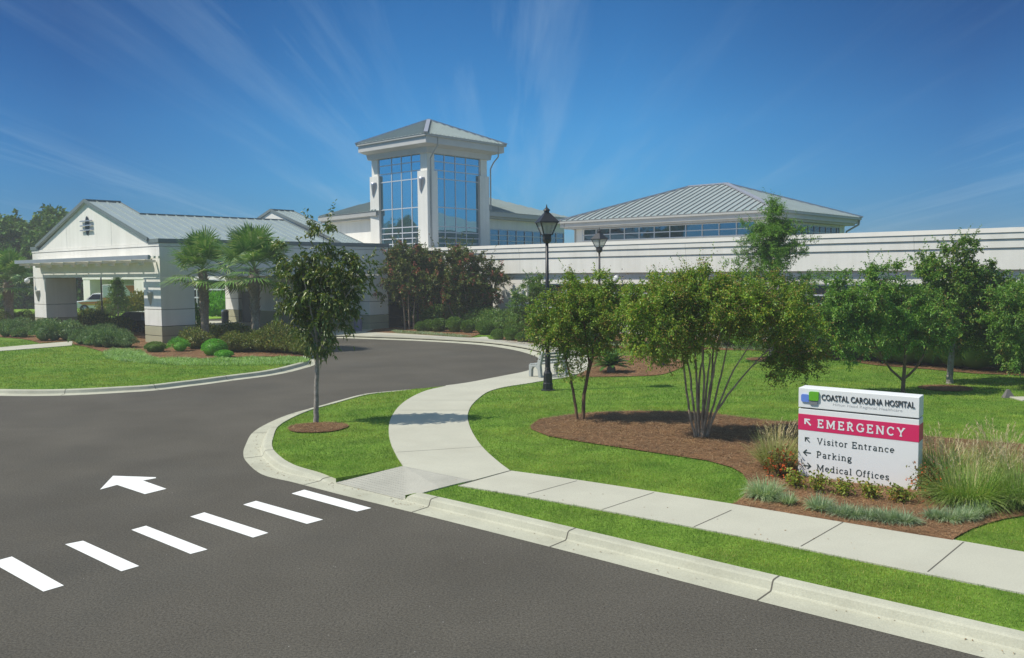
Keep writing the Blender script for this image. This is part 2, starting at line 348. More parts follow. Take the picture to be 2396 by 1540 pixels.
def kerb(name, path, hs, side=1, gut=.36, joints=True, gap=3.05):
    """rolled kerb with gutter swept along path (its road edge); hs gives the kerb height along it"""
    P = np.asarray(path); N = len(P)
    prof = lambda h: [(0, .004), (gut, .012), (gut + .025, .014 + h * .12), (gut + .06, .006 + h * .82), (gut + .085, h * .97 + .004), (gut + .12, h + .005), (gut + .25, h + .007), (gut + .255, -.05)]
    rows = [[(offset(P, side * d)[i], z) for d, z in prof(hs[i])] for i in range(0)]
    offs = {d: offset(P, side * d) for d, _ in prof(.1)}
    k = 8; V = []
    for i in range(N): V += [(*offs[d][i], z) for d, z in prof(hs[i])]
    F = [(i * k + j, (i + 1) * k + j, (i + 1) * k + j + 1, i * k + j + 1) for i in range(N - 1) for j in range(k - 1)]
    if side < 0: F = [f[::-1] for f in F]
    F = [f[::-1] for f in F]
    me = bpy.data.meshes.new(name); me.from_pydata(V, [], F); me.materials.append(M['kerb_concrete']); me.update()
    o = link(name, me); o['kind'] = 'structure'
    if joints:
        s = np.concatenate([[0], np.cumsum(np.linalg.norm(np.diff(P, axis=0), axis=1))]); b = MB(); x = gap * .55
        while x < s[-1]:
            i = int(np.searchsorted(s, x)); i = min(max(i, 1), N - 2)
            pr = prof(hs[i] + .004); T = (P[i + 1] - P[i - 1]); T = T / np.linalg.norm(T) * .010
            pts = [(offs[d][i], z + .004) for d, z in prof(hs[i])[:-1]]
            for (p, z), (q, z2) in zip(pts[:-1], pts[1:]):
                b.add([(p[0] - T[0], p[1] - T[1], z), (p[0] + T[0], p[1] + T[1], z), (q[0] + T[0], q[1] + T[1], z2), (q[0] - T[0], q[1] - T[1], z2)], [(0, 1, 2, 3)])
            x += gap
        b.build('kerb_joint', 'joint', o)
    return offs[gut + .25], P
# peninsula: road edge from lower right, round the nose, to the roundabout's far side
s1 = gs([(5600, 2560), (3500, 2010), (3000, 1880), (2694, 1800), (2000, 1625.5), (1600, 1521), (1250, 1432), (1080, 1390), (1044, 1381), (950, 1358), (861, 1335), (800, 1319), (716.9, 1298), (674, 1263), (665.4, 1239.6), (672, 1216), (689.6, 1185), (728.6, 1159.7)], 0)
s2 = [G(x * K, y * K, .14)[:2] + np.array([-.22, .44]) for x, y in ((800, 1127), (872, 1107), (980, 1079), (1100, 1064))]
s3 = gs([(1223, 1054.5), (1340, 1033), (1437.5, 1013.6), (1468.7, 998), (1474.6, 982.5), (1457, 970.8), (1398.6, 955), (1301, 941.5), (1145, 931.8), (989.6, 926), (911.6, 924), (760, 926)], .02)
ctrl = s1 + s2 + s3
PP = smoothpath(ctrl, 8)
nctrl = len(ctrl)
hc = np.full(nctrl, .13)
for i in range(nctrl):
    if i in (9, 10): hc[i] = .012
    if i == 8: hc[i] = .02
    if i == 11: hc[i] = .075
    if i >= len(s1) + len(s2): hc[i] = .02
hc[len(s1) + len(s2) - 1] = .10
hs = np.interp(np.linspace(0, nctrl - 1, len(PP)), np.arange(nctrl), hc)
inner, _ = kerb('kerb', PP, hs, -1)
land = [tuple(p) for p in inner] + [tuple(p) for p in ([-14.4, 62.5], [-14.4, 120], [80, 120], [80, 6])]
LAWNZ = .115
LAND_SHEET = True
# left island
iso = [np.array([-75., 46.]), np.array([-48., 39.])] + gs([(-600, 1058), (0, 1083), (357, 1072.8), (526, 1055.9), (638.6, 1040.9), (751, 1025.8), (826, 1009), (866, 992)], 0)
iso += [G(848 * K, 956 * K, .1)[:2], G(800 * K, 925 * K, .1)[:2], np.array([-12.9, 52.4]), np.array([-15.6, 54.4]), np.array([-18.5, 57.2]), np.array([-25, 63]), np.array([-29, 66.0]), np.array([-33, 67.5]), np.array([-75, 70])]
IP = smoothpath(iso, 8)
iinner, _ = kerb('kerb', IP, np.full(len(IP), .14), 1, gut=.34)
island = [tuple(p) for p in iinner]
sheet('lawn', island, LAWNZ, 'lawn_soil')
# concrete paths
CZ = .135
side_near = gs([(1252.5, 1327), (1500, 1368), (2000, 1461), (2400, 1542), (2800, 1622), (3300, 1722)], CZ)
side_far = gs([(1396.5, 1286.7), (1600, 1315), (2000, 1377), (2300, 1425), (2634, 1480), (2800, 1508.7), (3300, 1590)], CZ)
side_near.append(side_near[-1] + (side_near[-1] - side_near[-2]) * 6); side_far.append(side_far[-1] + (side_far[-1] - side_far[-2]) * 6)
sidewalk = list(smoothpath(side_near, 4)) + list(smoothpath(side_far, 4))[::-1]
swk = sheet('sidewalk', sidewalk, CZ, 'concrete', thick=.06)
def joint(pr, parent, z=CZ + .003, w=.008, name='pavement_joint'):
    a, b_ = [np.array(p) for p in gs(pr, z)]; d = b_ - a; d /= np.linalg.norm(d); n = np.array([-d[1], d[0]]) * w
    mb = MB(); mb.add([(*(a - n), z), (*(b_ - n), z), (*(b_ + n), z), (*(a + n), z)], [(0, 1, 2, 3)]); mb.build(name, 'joint', parent)
for a, b_ in (((1060, 243), (1385, 154)), ((1550, 343), (1888, 231)), ((2150, 456), (2396, 347))): joint(rg([a, b_], 1000, 1250, 2.396), swk)
for a, b_ in (((568, 580), (918, 380)), ((1607, 788), (1902, 544))): joint(rg([a, b_], 2000, 1300, 2.995), swk)
joint(rg([(612, 183), (952, 87)], 1000, 1250, 2.396), swk, w=.011)
r3 = lambda q: rg(q, 600, 850, 2.567)
wl = gs(r3([(1290, 1090), (1240, 1010), (1200, 920), (1188, 830), (1205, 750), (1260, 670), (1340, 610), (1450, 560), (1590, 527)]), CZ)
wr = gs(r3([(2040, 1120), (1960, 1060), (1850, 960), (1780, 860), (1745, 770), (1750, 700), (1790, 640), (1880, 570), (2000, 535), (2160, 510), (2290, 488)]) + [(1561.5, 1029), (1574, 1024), (1608, 1011), (1625, 989), (1621.6, 980), (1584, 962.6), (1530, 951), (1495, 946), (1420, 938.8), (1345, 931.6), (1330, 921), (1285, 923.5), (1190, 918), (1079, 911), (1000, 908), (960, 908), (925, 905)], CZ)
# strip round the roundabout follows the kerb's inner line
i0 = np.argmin(np.linalg.norm(inner - wl[-1], axis=1))
ring = [tuple(p) for p in inner[i0:]]
walk = list(smoothpath(wl, 4)) + ring + list(smoothpath(wr, 3))[::-1] + gs(r3([(1780, 1190)]), CZ)
wk = sheet('walkway', walk, CZ + .002, 'concrete', thick=.06)
for a, b_ in (((1242, 992), (1838, 953)), ((1262, 697), (1748, 697)), ((1345, 626), (1800, 628))): joint(r3([a, b_]), wk, CZ + .005, .006)
ramp_px = r3([(818, 1206), (1290, 1090), (1780, 1190), (1640, 1222), (1550, 1245), (1440, 1275), (1305, 1328)])
ramp = []
for i, (x, y) in enumerate(ramp_px):
    z = {0: .03, 6: .03}.get(i, .13); ramp.append((*G(x * K, y * K, z)[:2], z + .006))
rb = MB(); rb.slab(ramp, .12); ro = rb.build('kerb_ramp', 'ramp_concrete'); ro['kind'] = 'structure'
ja = int(np.argmin(np.linalg.norm(inner - np.array(ramp[0][:2]), axis=1))); jb = int(np.argmin(np.linalg.norm(inner - np.array(ramp[6][:2]), axis=1)))
j0, j1 = min(ja, jb), max(ja, jb)
notch = [ramp[6], ramp[5], ramp[4], ramp[3], ramp[2], ramp[1], ramp[0]]
land = [tuple(p) for p in inner[:j0]] + [tuple(p[:2]) for p in notch] + [tuple(p) for p in inner[j1 + 1:]] + land[len(inner):]
lo_ = sheet('lawn', land, LAWNZ, 'lawn_soil')
sk = MB()
for a_, c_ in ((0, 1), (6, 5), (5, 4), (4, 3)):
    p, q = ramp[a_], ramp[c_]; sk.add([(p[0], p[1], LAWNZ), (q[0], q[1], LAWNZ), (q[0], q[1], -.05), (p[0], p[1], -.05)], [(0, 1, 2, 3)])
for k0, k1 in ((j1 + 1, j1 + 16), (max(j0 - 16, 0), j0 - 1)):
    for p, q in zip(inner[k0:k1], inner[k0 + 1:k1 + 1]): sk.add([(p[0], p[1], LAWNZ), (q[0], q[1], LAWNZ), (q[0], q[1], -.05), (p[0], p[1], -.05)], [(0, 1, 2, 3)])
for p, q in ((ramp[0], inner[j1 + 1]), (ramp[6], inner[j0 - 1])): sk.add([(p[0], p[1], LAWNZ), (q[0], q[1], LAWNZ), (q[0], q[1], -.05), (p[0], p[1], -.05)], [(0, 1, 2, 3)])
sk.build('lawn_edge', 'lawn_soil', lo_)
# truncated domes on the ramp, rows of small grey bumps
dm = MB(); ra, rb_, rc, rd = [np.array(ramp[i]) for i in (0, 1, 2, 6)]
for i in range(30):
    for j in range(14):
        a, b_ = (i + .5) / 30, (j + .5) / 14
        p = (ra * (1 - a) + rd * a) * (1 - b_) + (rb_ * (1 - a) + rc * a) * b_
        dm.lathe([(.020, p[2] - .004), (.012, p[2] + .007)], 5, (p[0], p[1]))
dm.build('dome_texture', 'ramp_concrete', ro)
# grey paver band round the roundabout
band = offset(PP, -.95)[:, :]; band2 = offset(PP, -1.9)
ii = [i for i in range(len(PP)) if i >= (len(s1) + len(s2) + 3) * 8 + 4 and i <= (nctrl - 3) * 8]
sheet('paver_band', [tuple(band[i]) for i in ii] + [tuple(band2[i]) for i in ii[::-1]], CZ + .008, 'ramp_concrete')
# paved apron under the canopy back wall
# mulch beds
b4 = lambda q: rg(q, 1400, 850, 2.995); s6 = lambda q: rg(q, 2000, 1000, 2.995)
bedA = gs(b4([(150, 940), (220, 890), (440, 855), (700, 830), (1000, 820), (1350, 822), (1600, 830), (1780, 860), (2100, 900), (2396, 915)]) + [(2300, 1168), (2500, 1190), (2800, 1215), (3100, 1240), (3100, 1420)]
          + s6([(2396, 1228), (2250, 1250), (2100, 1290), (1980, 1330), (1890, 1375), (1835, 1405), (1812, 1428)]) + [(2480, 1457), (2300, 1427)] + s6([(0, 1130), (30, 1122), (90, 1080), (130, 1010), (135, 945), (90, 880), (0, 830)]) + b4([(1800, 1280), (1600, 1225), (1300, 1180), (900, 1120), (560, 1070), (300, 1025), (160, 970)]), CZ)
bedB = gs(b4([(530, 537), (620, 480), (650, 440), (665, 375), (720, 370), (1000, 370), (1300, 385), (1400, 420), (1390, 460), (1300, 500), (1200, 525), (1000, 535), (800, 538)]), CZ)
rg6 = lambda q: rg(q, 2000, 550, 2.995)
bedC = gs([(1600, 950)] + rg6([(300, 1225), (800, 1290), (1200, 1345), (1600, 1375), (2000, 1412), (2396, 1428)]) + [(3100, 1062)], CZ) + [(40, 42), (-1, 60.5)] + gs([(1340, 905), (1380, 936), (1480, 948)], CZ)
bedD = gs([(1000, 908), (1079, 911), (1190, 918), (1285, 923), (1310, 914)], CZ) + [(-1.0, 62), (-9, 66)]
ra_ = lambda q: rg(q, 0, 700, 5.134)
bedE = gs(ra_([(-600, 1150), (0, 1140), (300, 1162), (430, 1185), (550, 1225), (760, 1212), (1000, 1195), (1030, 1240), (1200, 1275), (1430, 1338)]) + rg([(600, 1420), (1480, 1400), (1530, 1480), (1700, 1540)], 200, 780, 7.7)
          + rg([(1100, 212), (1500, 215), (1800, 200), (2270, 200)], 0, 900, 2.662) + [(846, 968), (838, 938), (790, 915)], CZ) + [(-13.6, 52.6), (-17.2, 55.8), (-24, 61), (-37, 66), (-50, 66)]
BEDS = {'bedA': bedA, 'bedB': bedB, 'bedC': bedC, 'bedD': bedD, 'bedE': bedE}
def ring_bed(cx, cy, rx, n=20):
    c = G(cx * K, cy * K, CZ); d = c[1] / 2405 * rx
    return [(c[0] + d * math.cos(a) * (1 + .06 * math.sin(3 * a)), c[1] + d * math.sin(a) * (1 + .05 * math.cos(2 * a))) for a in np.linspace(0, 2 * math.pi, n, endpoint=False)]
BEDS['ring1'] = ring_bed(868.8, 1169, 82); BEDS['ring2'] = ring_bed(2587.6, 1061, 69); BEDS['ring3'] = ring_bed(2105, 983, 62)
rng = np.random.default_rng(7)
def straw(poly, dens, rs, z=CZ + .012):
    P = np.array([p[:2] for p in poly]); lo, hi = P.min(0), P.max(0); lo[1] = max(lo[1], 9); hi = np.minimum(hi, [40, 70]); lo[0] = max(lo[0], -40)
    n = int((hi - lo).prod() * dens); q = rs.uniform(lo, hi, (n, 2)); q = q[inside(q, poly)]
    q = q[rs.random(len(q)) < np.clip((22 / q[:, 1]) ** 2, .03, 1)]
    n = len(q); a = rs.uniform(0, 2 * np.pi, n); L = rs.uniform(.06, .16, n) * np.clip(q[:, 1] / 18, .8, 2); w = .0028 * np.clip(q[:, 1] / 10, 1, 4)
    d = np.stack([np.cos(a), np.sin(a)], -1); nn = np.stack([-d[:, 1], d[:, 0]], -1); z0 = z + rs.uniform(0, .02, n); z1 = z0 + rs.uniform(-.01, .035, n)
    A = np.c_[q - d * L[:, None] / 2 - nn * w[:, None], z0]; B = np.c_[q - d * L[:, None] / 2 + nn * w[:, None], z0]; C_ = np.c_[q + d * L[:, None] / 2, z1]
    V = np.stack([A, B, C_], 1).reshape(-1, 3); return V, np.arange(len(V)).reshape(-1, 3)
for k, poly in BEDS.items():
    P = closed_smooth(poly, 3) if k in ('bedB',) else poly
    o = sheet('mulch_bed', P, CZ + .002 + .001 * list(BEDS).index(k), 'mulch')
    V, F = straw(poly, {'bedA': 900, 'ring1': 900}.get(k, 350), rng)
    if len(V):
        tag(link('pine_straw', npmesh('pine_straw', V, F, 'straw'), o), kind='stuff')
path2 = gs(ra_([(-400, 1318), (0, 1285), (1022, 1198), (1008, 1257), (500, 1298), (0, 1336), (-400, 1370)]), CZ)
sheet('path', path2, CZ + .012, 'concrete', thick=.05)
sheet('driveway', [(-44, 69.5), (-21, 69.5), (-21, 74), (-44, 74)], .012, 'concrete')
sheet('walkway', [(-24.2, 66.2), (-9.5, 56.0), (-7.5, 58.6), (-22, 71.5), (-27, 70)], .128, 'concrete', thick=.125)

# ------------------------------------------------------------------ lawn blades
def blades(inpolys, outpolys, rs):
    VV = []
    for y0, y1, dens, h, w in ((9, 13, 2600, .034, .006), (13, 18, 1700, .036, .0075), (18, 25, 900, .038, .010), (25, 36, 380, .045, .016), (36, 52, 130, .055, .028)):
        X = .66 * y1 + 2; n = int(2 * X * (y1 - y0) * dens)
        q = np.stack([rs.uniform(-X, X, n), rs.uniform(y0, y1, n)], -1); q = q[np.abs(q[:, 0]) < .64 * q[:, 1] + 1.5]
        k = np.zeros(len(q), bool)
        for p in inpolys: k |= inside(q, p)
        q = q[k]
        for p in outpolys: q = q[~inside(q, p)]
        n = len(q); a = rs.uniform(0, 2 * np.pi, n); d = np.stack([np.cos(a), np.sin(a)], -1); H = h * rs.uniform(.6, 1.25, n)
        # thin and thick patches
        H = H * (1 + .25 * np.sin(q[:, 0] * 1.7 + 2 * np.sin(q[:, 1] * .9)) * np.cos(q[:, 1] * 1.3))
        lean = rs.normal(0, .5, (n, 2)) * H[:, None]
        A = np.c_[q - d * w / 2, np.full(n, LAWNZ)]; B = np.c_[q + d * w / 2, np.full(n, LAWNZ)]; C_ = np.c_[q + lean, LAWNZ + H]
        VV.append(np.stack([A, B, C_], 1).reshape(-1, 3))
    V = np.concatenate(VV); return V, np.arange(len(V)).reshape(-1, 3)
OUT = [sidewalk, walk, [p[:2] for p in ramp], path2] + list(BEDS.values())
V, F = blades([land, island], OUT, rng)
tag(link('lawn_grass', npmesh('lawn_grass', V, F, 'grass_blade')), 'short mown green grass blades on the lawns', 'grass', kind='stuff')
NGRASS = len(F)

# ------------------------------------------------------------------ building frames
O0 = np.array([-19.22, 48.21]); UU = np.array([math.sin(R_(42)), math.cos(R_(42))]); VV_ = np.array([-UU[1], UU[0]])
def frame(o, a, b):
    o = np.array(o); a = np.array(a); b = np.array(b)
    def f_(s, n, z): p = o + a * s + b * n; return (p[0], p[1], z)
    return f_
KF = frame(O0, UU, VV_)
def seams_on(b, quad, n0, step, w=.035, h=.06, mi=1):
    """standing seams on a roof plane: quad = (eave a, eave b, ridge b, ridge a) in frame coords; seams run eave->ridge, clipped to the quad"""
    ea, eb, rb2, ra2 = [Vector(b.fr(*p)) for p in quad]
    nn = (eb - ea).cross(ra2 - ea).normalized()
    if nn.z < 0: nn = -nn
    L = (eb - ea).length; ex = (eb - ea) / L; up = nn.cross(ex)
    if up.z < 0: up = -up
    poly = [((p - ea).dot(ex), (p - ea).dot(up)) for p in (ea, eb, rb2, ra2)]
    k = 1; n = int(L / step)
    for i in range(n + 1):
        x = n0 + i * step; ys = []
        for (x0, y0), (x1, y1) in zip(poly, poly[1:] + poly[:1]):
            if (x0 - x) * (x1 - x) < 0: ys.append(y0 + (y1 - y0) * (x - x0) / (x1 - x0))
        if len(ys) >= 2 and max(ys) - min(ys) > .15:
            p, q = ea + ex * x + up * min(ys) + nn * h / 2, ea + ex * x + up * max(ys) + nn * h / 2
            o = len(b.v); sd_ = ex
            for c in (p, q):
                for a, d in ((-1, -1), (1, -1), (1, 1), (-1, 1)): b.v.append(tuple(c + sd_ * a * w / 2 + nn * d * h / 2))
            b.f += [tuple(j + o for j in f_) for f_ in ((0, 3, 2, 1), (4, 5, 6, 7), (0, 1, 5, 4), (1, 2, 6, 5), (2, 3, 7, 6), (3, 0, 4, 7))]; b.m += [mi] * 6
def window(parent, fr, cols, rows, n=0., bar=.07, depth=.10, glass='tower_glass', frm='mullion', setb=.05, name='window', skip=()):
    """glazed opening: frame with mullions as one part, the panes as its sub-part"""
    b = MB(fr)
    for i, c in enumerate(cols): b.box(c - bar / 2, c + bar / 2, n - .02, n + depth, rows[0] - bar / 2, rows[-1] + bar / 2)
    for r_ in rows:
        for c0, c1 in zip(cols[:-1], cols[1:]): b.box(c0 + bar / 2, c1 - bar / 2, n - .018, n + depth - .004, r_ - bar / 2, r_ + bar / 2)
    w = b.build(name, frm, parent)
    g = MB(fr); g.add([(cols[0], n - setb, rows[0]), (cols[-1], n - setb, rows[0]), (cols[-1], n - setb, rows[-1]), (cols[0], n - setb, rows[-1])], [(0, 1, 2, 3)])
    g.build('pane', glass, w); return w
def panelbox(b, a0, a1, c0, c1, zs, g=.035, inset=.03, mats=(0,), core=2):
    """stacked stucco courses with shadow grooves between"""
    for i, (z0, z1) in enumerate(zip(zs[:-1], zs[1:])):
        b.box(a0, a1, c0, c1, z0 + (g / 2 if i else 0), z1 - (g / 2 if i < len(zs) - 2 else 0), mats[i % len(mats)])
    b.box(a0 + inset, a1 - inset, c0 + inset, c1 - inset, zs[0], zs[-1], core)

# ------------------------------------------------------------------ entrance canopy
canopy = thing('entrance_canopy', (*O0, 0), 'white stucco drive-through entrance canopy with grey-green seamed metal roof and gable', 'canopy')
UE, VE = 16.1, 18.25
def column(a0, a1, c0, c1):
    b = MB(KF); panelbox(b, a0, a1, c0, c1, [1.10, 2.0, 3.76]); o = b.build('column', ['stucco', 'stucco', 'groove'], canopy, bevel=.012)
    t = MB(KF); panelbox(t, a0 - .005, a1 + .005, c0 - .005, c1 + .005, [0, .55, 1.07]); t.build('column_base', ['tan_stucco', 'tan_stucco', 'groove'], o, bevel=.012)
column(0, 1.97, 0, 2.0); column(0, 2.0, 16.2, VE); column(14.49, UE, 0, 2.2); column(14.4, UE, 16.3, VE)
b = MB(KF)
for z0, z1, e in ((3.80, 5.48, 0), (5.50, 5.66, .03)):
    b.box(0 - e, UE + e, 0 - e, .45, z0, z1); b.box(0 - e, UE + e, VE - .45, VE + e, z0, z1); b.box(0 - e, .45, .46, VE - .46, z0, z1); b.box(UE - .45, UE + e, .46, VE - .46, z0, z1)
b.box(.5, UE - .5, .5, VE - .5, 4.6, 4.7)
b.build('beam', 'stucco', canopy)
b = MB(KF); e = .09
b.box(-e, UE + e, -e, .35, 5.68, 5.90); b.box(-e, UE + e, VE - .35, VE + e, 5.68, 5.90); b.box(-e + .002, .35, .36, 1.25, 5.68, 5.897); b.box(-e + .002, .35, 17.0, VE - .36, 5.68, 5.897); b.box(UE - .35, UE + e - .002, .36, VE - .36, 5.68, 5.897)
b.build('fascia', 'dark_trim', canopy)
AV, AZ, V0 = 9.2, 8.48, 1.1
b = MB(KF); b.slab([(2.0, .6, 0), (2.0, 1, 0), (2, 1, 0)], 0) if False else None
# gable walls
def gable(u0, u1, va, vb, z0, za, name, m='stucco'):
    mid = (va + vb) / 2; g = MB(KF)
    P = [(u0, va, z0), (u0, vb, z0), (u0, mid, za), (u1, va, z0), (u1, vb, z0), (u1, mid, za)]
    g.add(P, [(0, 1, 2), (5, 4, 3), (0, 3, 4, 1), (1, 4, 5, 2), (2, 5, 3, 0)]); return g.build(name, m, canopy)
gw = gable(.02, .3, V0 + .0, VE - V0 - .0, 5.67, 8.42, 'gable_wall')
j = MB(KF)
for v_ in (5.9, 12.4):
    j = MB(KF); j.box(.012, .019, v_ - .007, v_ + .007, 5.65, 5.68 + 2.74 * min(v_ - V0, VE - V0 - v_) / 8.02 - .06); j.build('wall_joint', 'coping', gw)
b = MB(KF)
def slope(u0, u1, v0, z0, v1, z1, th=.10): # roof slab piece
    b.slab([(u0, v0, z0), (u1, v0, z0), (u1, v1, z1), (u0, v1, z1)], th)
k_ = (AZ - 5.88) / (AV - V0); zr = lambda v: 5.90 + k_ * (v - V0)
VM = 6.5
for mir in (0, 1):
    m_ = (lambda v: VE + .1 - v) if mir else (lambda v: v - .05)
    slope(-.12, 2.05, m_(V0), zr(V0), m_(AV), zr(AV)); slope(2.05, 12.2, m_(V0), zr(V0), m_(VM), zr(VM))
    slope(12.95, 14.85, m_(V0), zr(V0) + .02, m_(AV), zr(AV) + .02)
    seams_on(b, [(-.12, m_(V0), zr(V0)), (2.05, m_(V0), zr(V0)), (2.05, m_(AV), zr(AV)), (-.12, m_(AV), zr(AV))], .05, .62, mi=0)
    seams_on(b, [(2.05, m_(V0), zr(V0)), (12.2, m_(V0), zr(V0)), (12.2, m_(VM), zr(VM)), (2.05, m_(VM), zr(VM))], .36, .62, mi=0)
    seams_on(b, [(12.95, m_(V0), zr(V0) + .02), (14.85, m_(V0), zr(V0) + .02), (14.85, m_(AV), zr(AV) + .02), (12.95, m_(AV), zr(AV) + .02)], .05, .5, mi=0)
b.box(2.1, 12.15, VM, VE + .05 - VM, zr(VM) - .2, zr(VM) - .08)
b.box(.3, UE - .3, .3, VE - .3, 5.70, 5.80)
roof = b.build('roof', 'roof_metal', canopy)
b = MB(KF)
for mir in (0, 1):
    m_ = (lambda v: VE + .1 - v) if mir else (lambda v: v - .05)
    b.bar((2.0, m_(VM), zr(VM) + .03), (12.2, m_(VM), zr(VM) + .03), .14, .07); b.bar((-.14, m_(V0), zr(V0)), (-.14, m_(AV), zr(AV)), .05, .2); 
    b.bar((12.2, m_(V0), zr(V0)), (12.2, m_(VM), zr(VM)), .06, .16); b.bar((12.93, m_(V0), zr(V0) + .02), (12.93, m_(AV), zr(AV) + .02), .05, .18); b.bar((14.86, m_(V0), zr(V0)), (14.86, m_(AV), zr(AV)), .05, .14); b.bar((2.06, m_(VM), zr(VM)), (2.06, m_(AV), zr(AV)), .05, .1)
b.bar((-.14, AV - .05, zr(AV) + .05), (2.08, AV - .05, zr(AV) + .05), .2, .08); b.bar((12.9, AV - .05, zr(AV) + .06), (14.88, AV - .05, zr(AV) + .06), .2, .08)
b.build('roof_trim', 'dark_trim', roof)
g2 = gable(13.0, 13.2, V0, VE - V0, 5.7, 8.44, 'gable_wall')
# vent with three bars
vt = MB(KF); n = 20
pts = [(-.02, 9.15 + .30 * math.cos(a), 6.98 + .58 * math.sin(a)) for a in np.linspace(0, 2 * math.pi, n, endpoint=False)]
vt.add(pts, [tuple(range(n))]); vt.build('gable_vent', 'black_iron', canopy)
vb_ = MB(KF)
for z in (6.70, 6.98, 7.26): vb_.box(-.14, -.03, 8.35, 9.95, z - .035, z + .035)
vb_.build('vent_bar', 'silver', canopy)
# trellis on the gable side
tr = MB(KF)
tr.box(-1.50, -1.36, -1.75, 17.2, 4.74, 4.96, 1)
for u_ in (-1.12, -.86, -.60): tr.box(u_ - .06, u_ + .06, -1.2, 17.0, 4.80, 4.92, 0)
tr.box(-.38, -.05, .9, 17.1, 4.72, 4.90, 0)
for v_ in np.linspace(.4, 16.8, 10):
    tr.box(-1.355, -.055, v_ - .06, v_ + .06, 4.60, 4.735, 0); 
    tr.lathe([(.16, 4.45), (.17, 4.59)], 10, (-.85, v_), 0)
tr.build('trellis', ['stucco', 'silver'], canopy)
def sconce(parent, fr, s, z, w=.42, h=.75, d=.25, m='frosted'):
    b = MB(fr); P = []; n = 7; lv = 7
    for i in range(lv):
        t = i / (lv - 1); zz = z + h * t; ww = w * (.12 + .88 * t ** .6) / 2; dd = d * (.25 + .75 * t)
        P += [(s + w * .30 * (t - 1) * -1 + ww * math.cos(a), dd * math.sin(a), zz) for a in np.linspace(0, math.pi, n)]
    F = [(r_ * n + c, r_ * n + c + 1, (r_ + 1) * n + c + 1, (r_ + 1) * n + c) for r_ in range(lv - 1) for c in range(n - 1)] + [tuple((lv - 1) * n + c for c in range(n)), tuple(range(n))]
    b.add(P, F); return b.build('wall_lamp', m, parent, smooth=True)
GF = frame(O0, VV_, -UU)         # s along the gable wall, n outward
sconce(canopy, GF, 1.1, 2.24); sconce(canopy, GF, 17.35, 2.2)
BW = frame(O0 + UU * 14.38, VV_, -UU); sconce(canopy, BW, 17.3, 2.45)
sc_ = MB(); 
p = np.array(GF(18.2, .42, 3.62)); sc_.lathe([(.02, p[2] + .16), (.15, p[2] + .1), (.17, p[2] - .05), (.12, p[2] - .17), (.02, p[2] - .2)], 12, (p[0], p[1]))
sc_.bar(GF(18.2, .42, 3.80), GF(18.0, .0, 3.86), .05); sc_.build('security_camera', 'sign_white', canopy, smooth=True)
# back wall in the canopy's shade, with doors
b = MB(KF); b.box(14.7, 15.0, 2.21, 16.29, 1.10, 4.58); 
bw = b.build('back_wall', 'stucco', canopy)
b = MB(KF); b.box(14.66, 15.0, 2.21, 16.29, 0, 1.07); b.build('wall_base', 'tan_stucco', bw)
b = MB(KF); b.box(14.60, 14.655, 13.95, 16.1, .1, 2.55); b.build('door', 'door_shade', bw); b = MB(KF); b.box(14.60, 14.655, 5.2, 8.4, .1, 2.5); b.build('door', 'door_shade', bw)

def text_mesh(body, size, sx=1., extr=.004, offset_=0., sp=1.):
    cu = bpy.data.curves.new('lettering', 'FONT'); cu.body = body; cu.size = size; cu.extrude = extr; cu.offset = offset_; cu.space_character = sp
    cu.align_x = 'LEFT'; cu.resolution_u = 3
    o = bpy.data.objects.new('tmp', cu); COL.objects.link(o); dg = bpy.context.evaluated_depsgraph_get(); dg.update()
    me = bpy.data.meshes.new_from_object(o.evaluated_get(dg)); bpy.data.objects.remove(o)
    V = np.zeros(len(me.vertices) * 3, np.float32); me.vertices.foreach_get('co', V); V = V.reshape(-1, 3); V[:, 0] *= sx
    return me, V
def put_text(body, fr, s, z, n, size, m, parent, width=None, sx=1., extr=.004, off=0., shear=None, name='lettering', sp=1.):
    me, V = text_mesh(body, size, sx, extr, off, sp)
    if width: V[:, 0] = (V[:, 0] - V[:, 0].min()) * width / np.ptp(V[:, 0])
    Wd = np.array([fr(s + x, n + zz, z + y) for x, y, zz in V], np.float32)
    me.vertices.foreach_set('co', Wd.ravel()); me.materials.clear(); me.materials.append(M[m]); me.update()
    return link(name, me, parent, True)
BWf = frame(O0 + UU * 14.69, -VV_, -UU)
put_text('Wo', BWf, -15.2, 2.75, 0.0, .34, 'letter_dark', canopy, extr=.02, off=.012)

# ------------------------------------------------------------------ glass tower
TC = np.array([-6.2, 66.0]); TF = frame(TC, UU, VV_); TW = 6.45
tower = thing('glass_tower', (*TC, 0), 'tall square white tower with blue glass on both faces and hipped grey-green roof', 'tower')
b = MB(TF); p_ = .72
for a0, a1 in ((0, p_), (TW - p_, TW)):
    for c0, c1 in ((0, p_), (TW - p_, TW)): b.box(a0, a1, c0, c1, 0, 12.98)
b.box(.0, TW, .0, TW, 12.985, 13.25)
for a0, a1, c0, c1 in ((p_, TW - p_, .04, .5), (.04, .5, p_, TW - p_), (p_, TW - p_, TW - .5, TW - .04), (TW - .5, TW - .04, p_, TW - p_)): b.box(a0, a1, c0, c1, 0, 5.6)
b.build('wall', 'stucco', tower)
b = MB(TF); q = .95; e = .12
for a in (0, 1):
    for c in (0, 1):
        a0, a1 = (-e, q) if a == 0 else (TW - q, TW + e); c0, c1 = (-e, q) if c == 0 else (TW - q, TW + e)
        b.box(a0, a1, c0, c1, 0, 11.5)
b.build('pilaster', 'stucco', tower)
b = MB(TF)
b.frus((-.22, TW + .22, -.22, TW + .22), (-.30, TW + .30, -.30, TW + .30), 12.80, 13.28)
b.frus((-.45, TW + .45, -.45, TW + .25), (-.98, TW + .98, -.98, TW + .40), 13.22, 13.36); b.box(-.98, TW + .98, -.98, TW + .40, 13.362, 13.84)
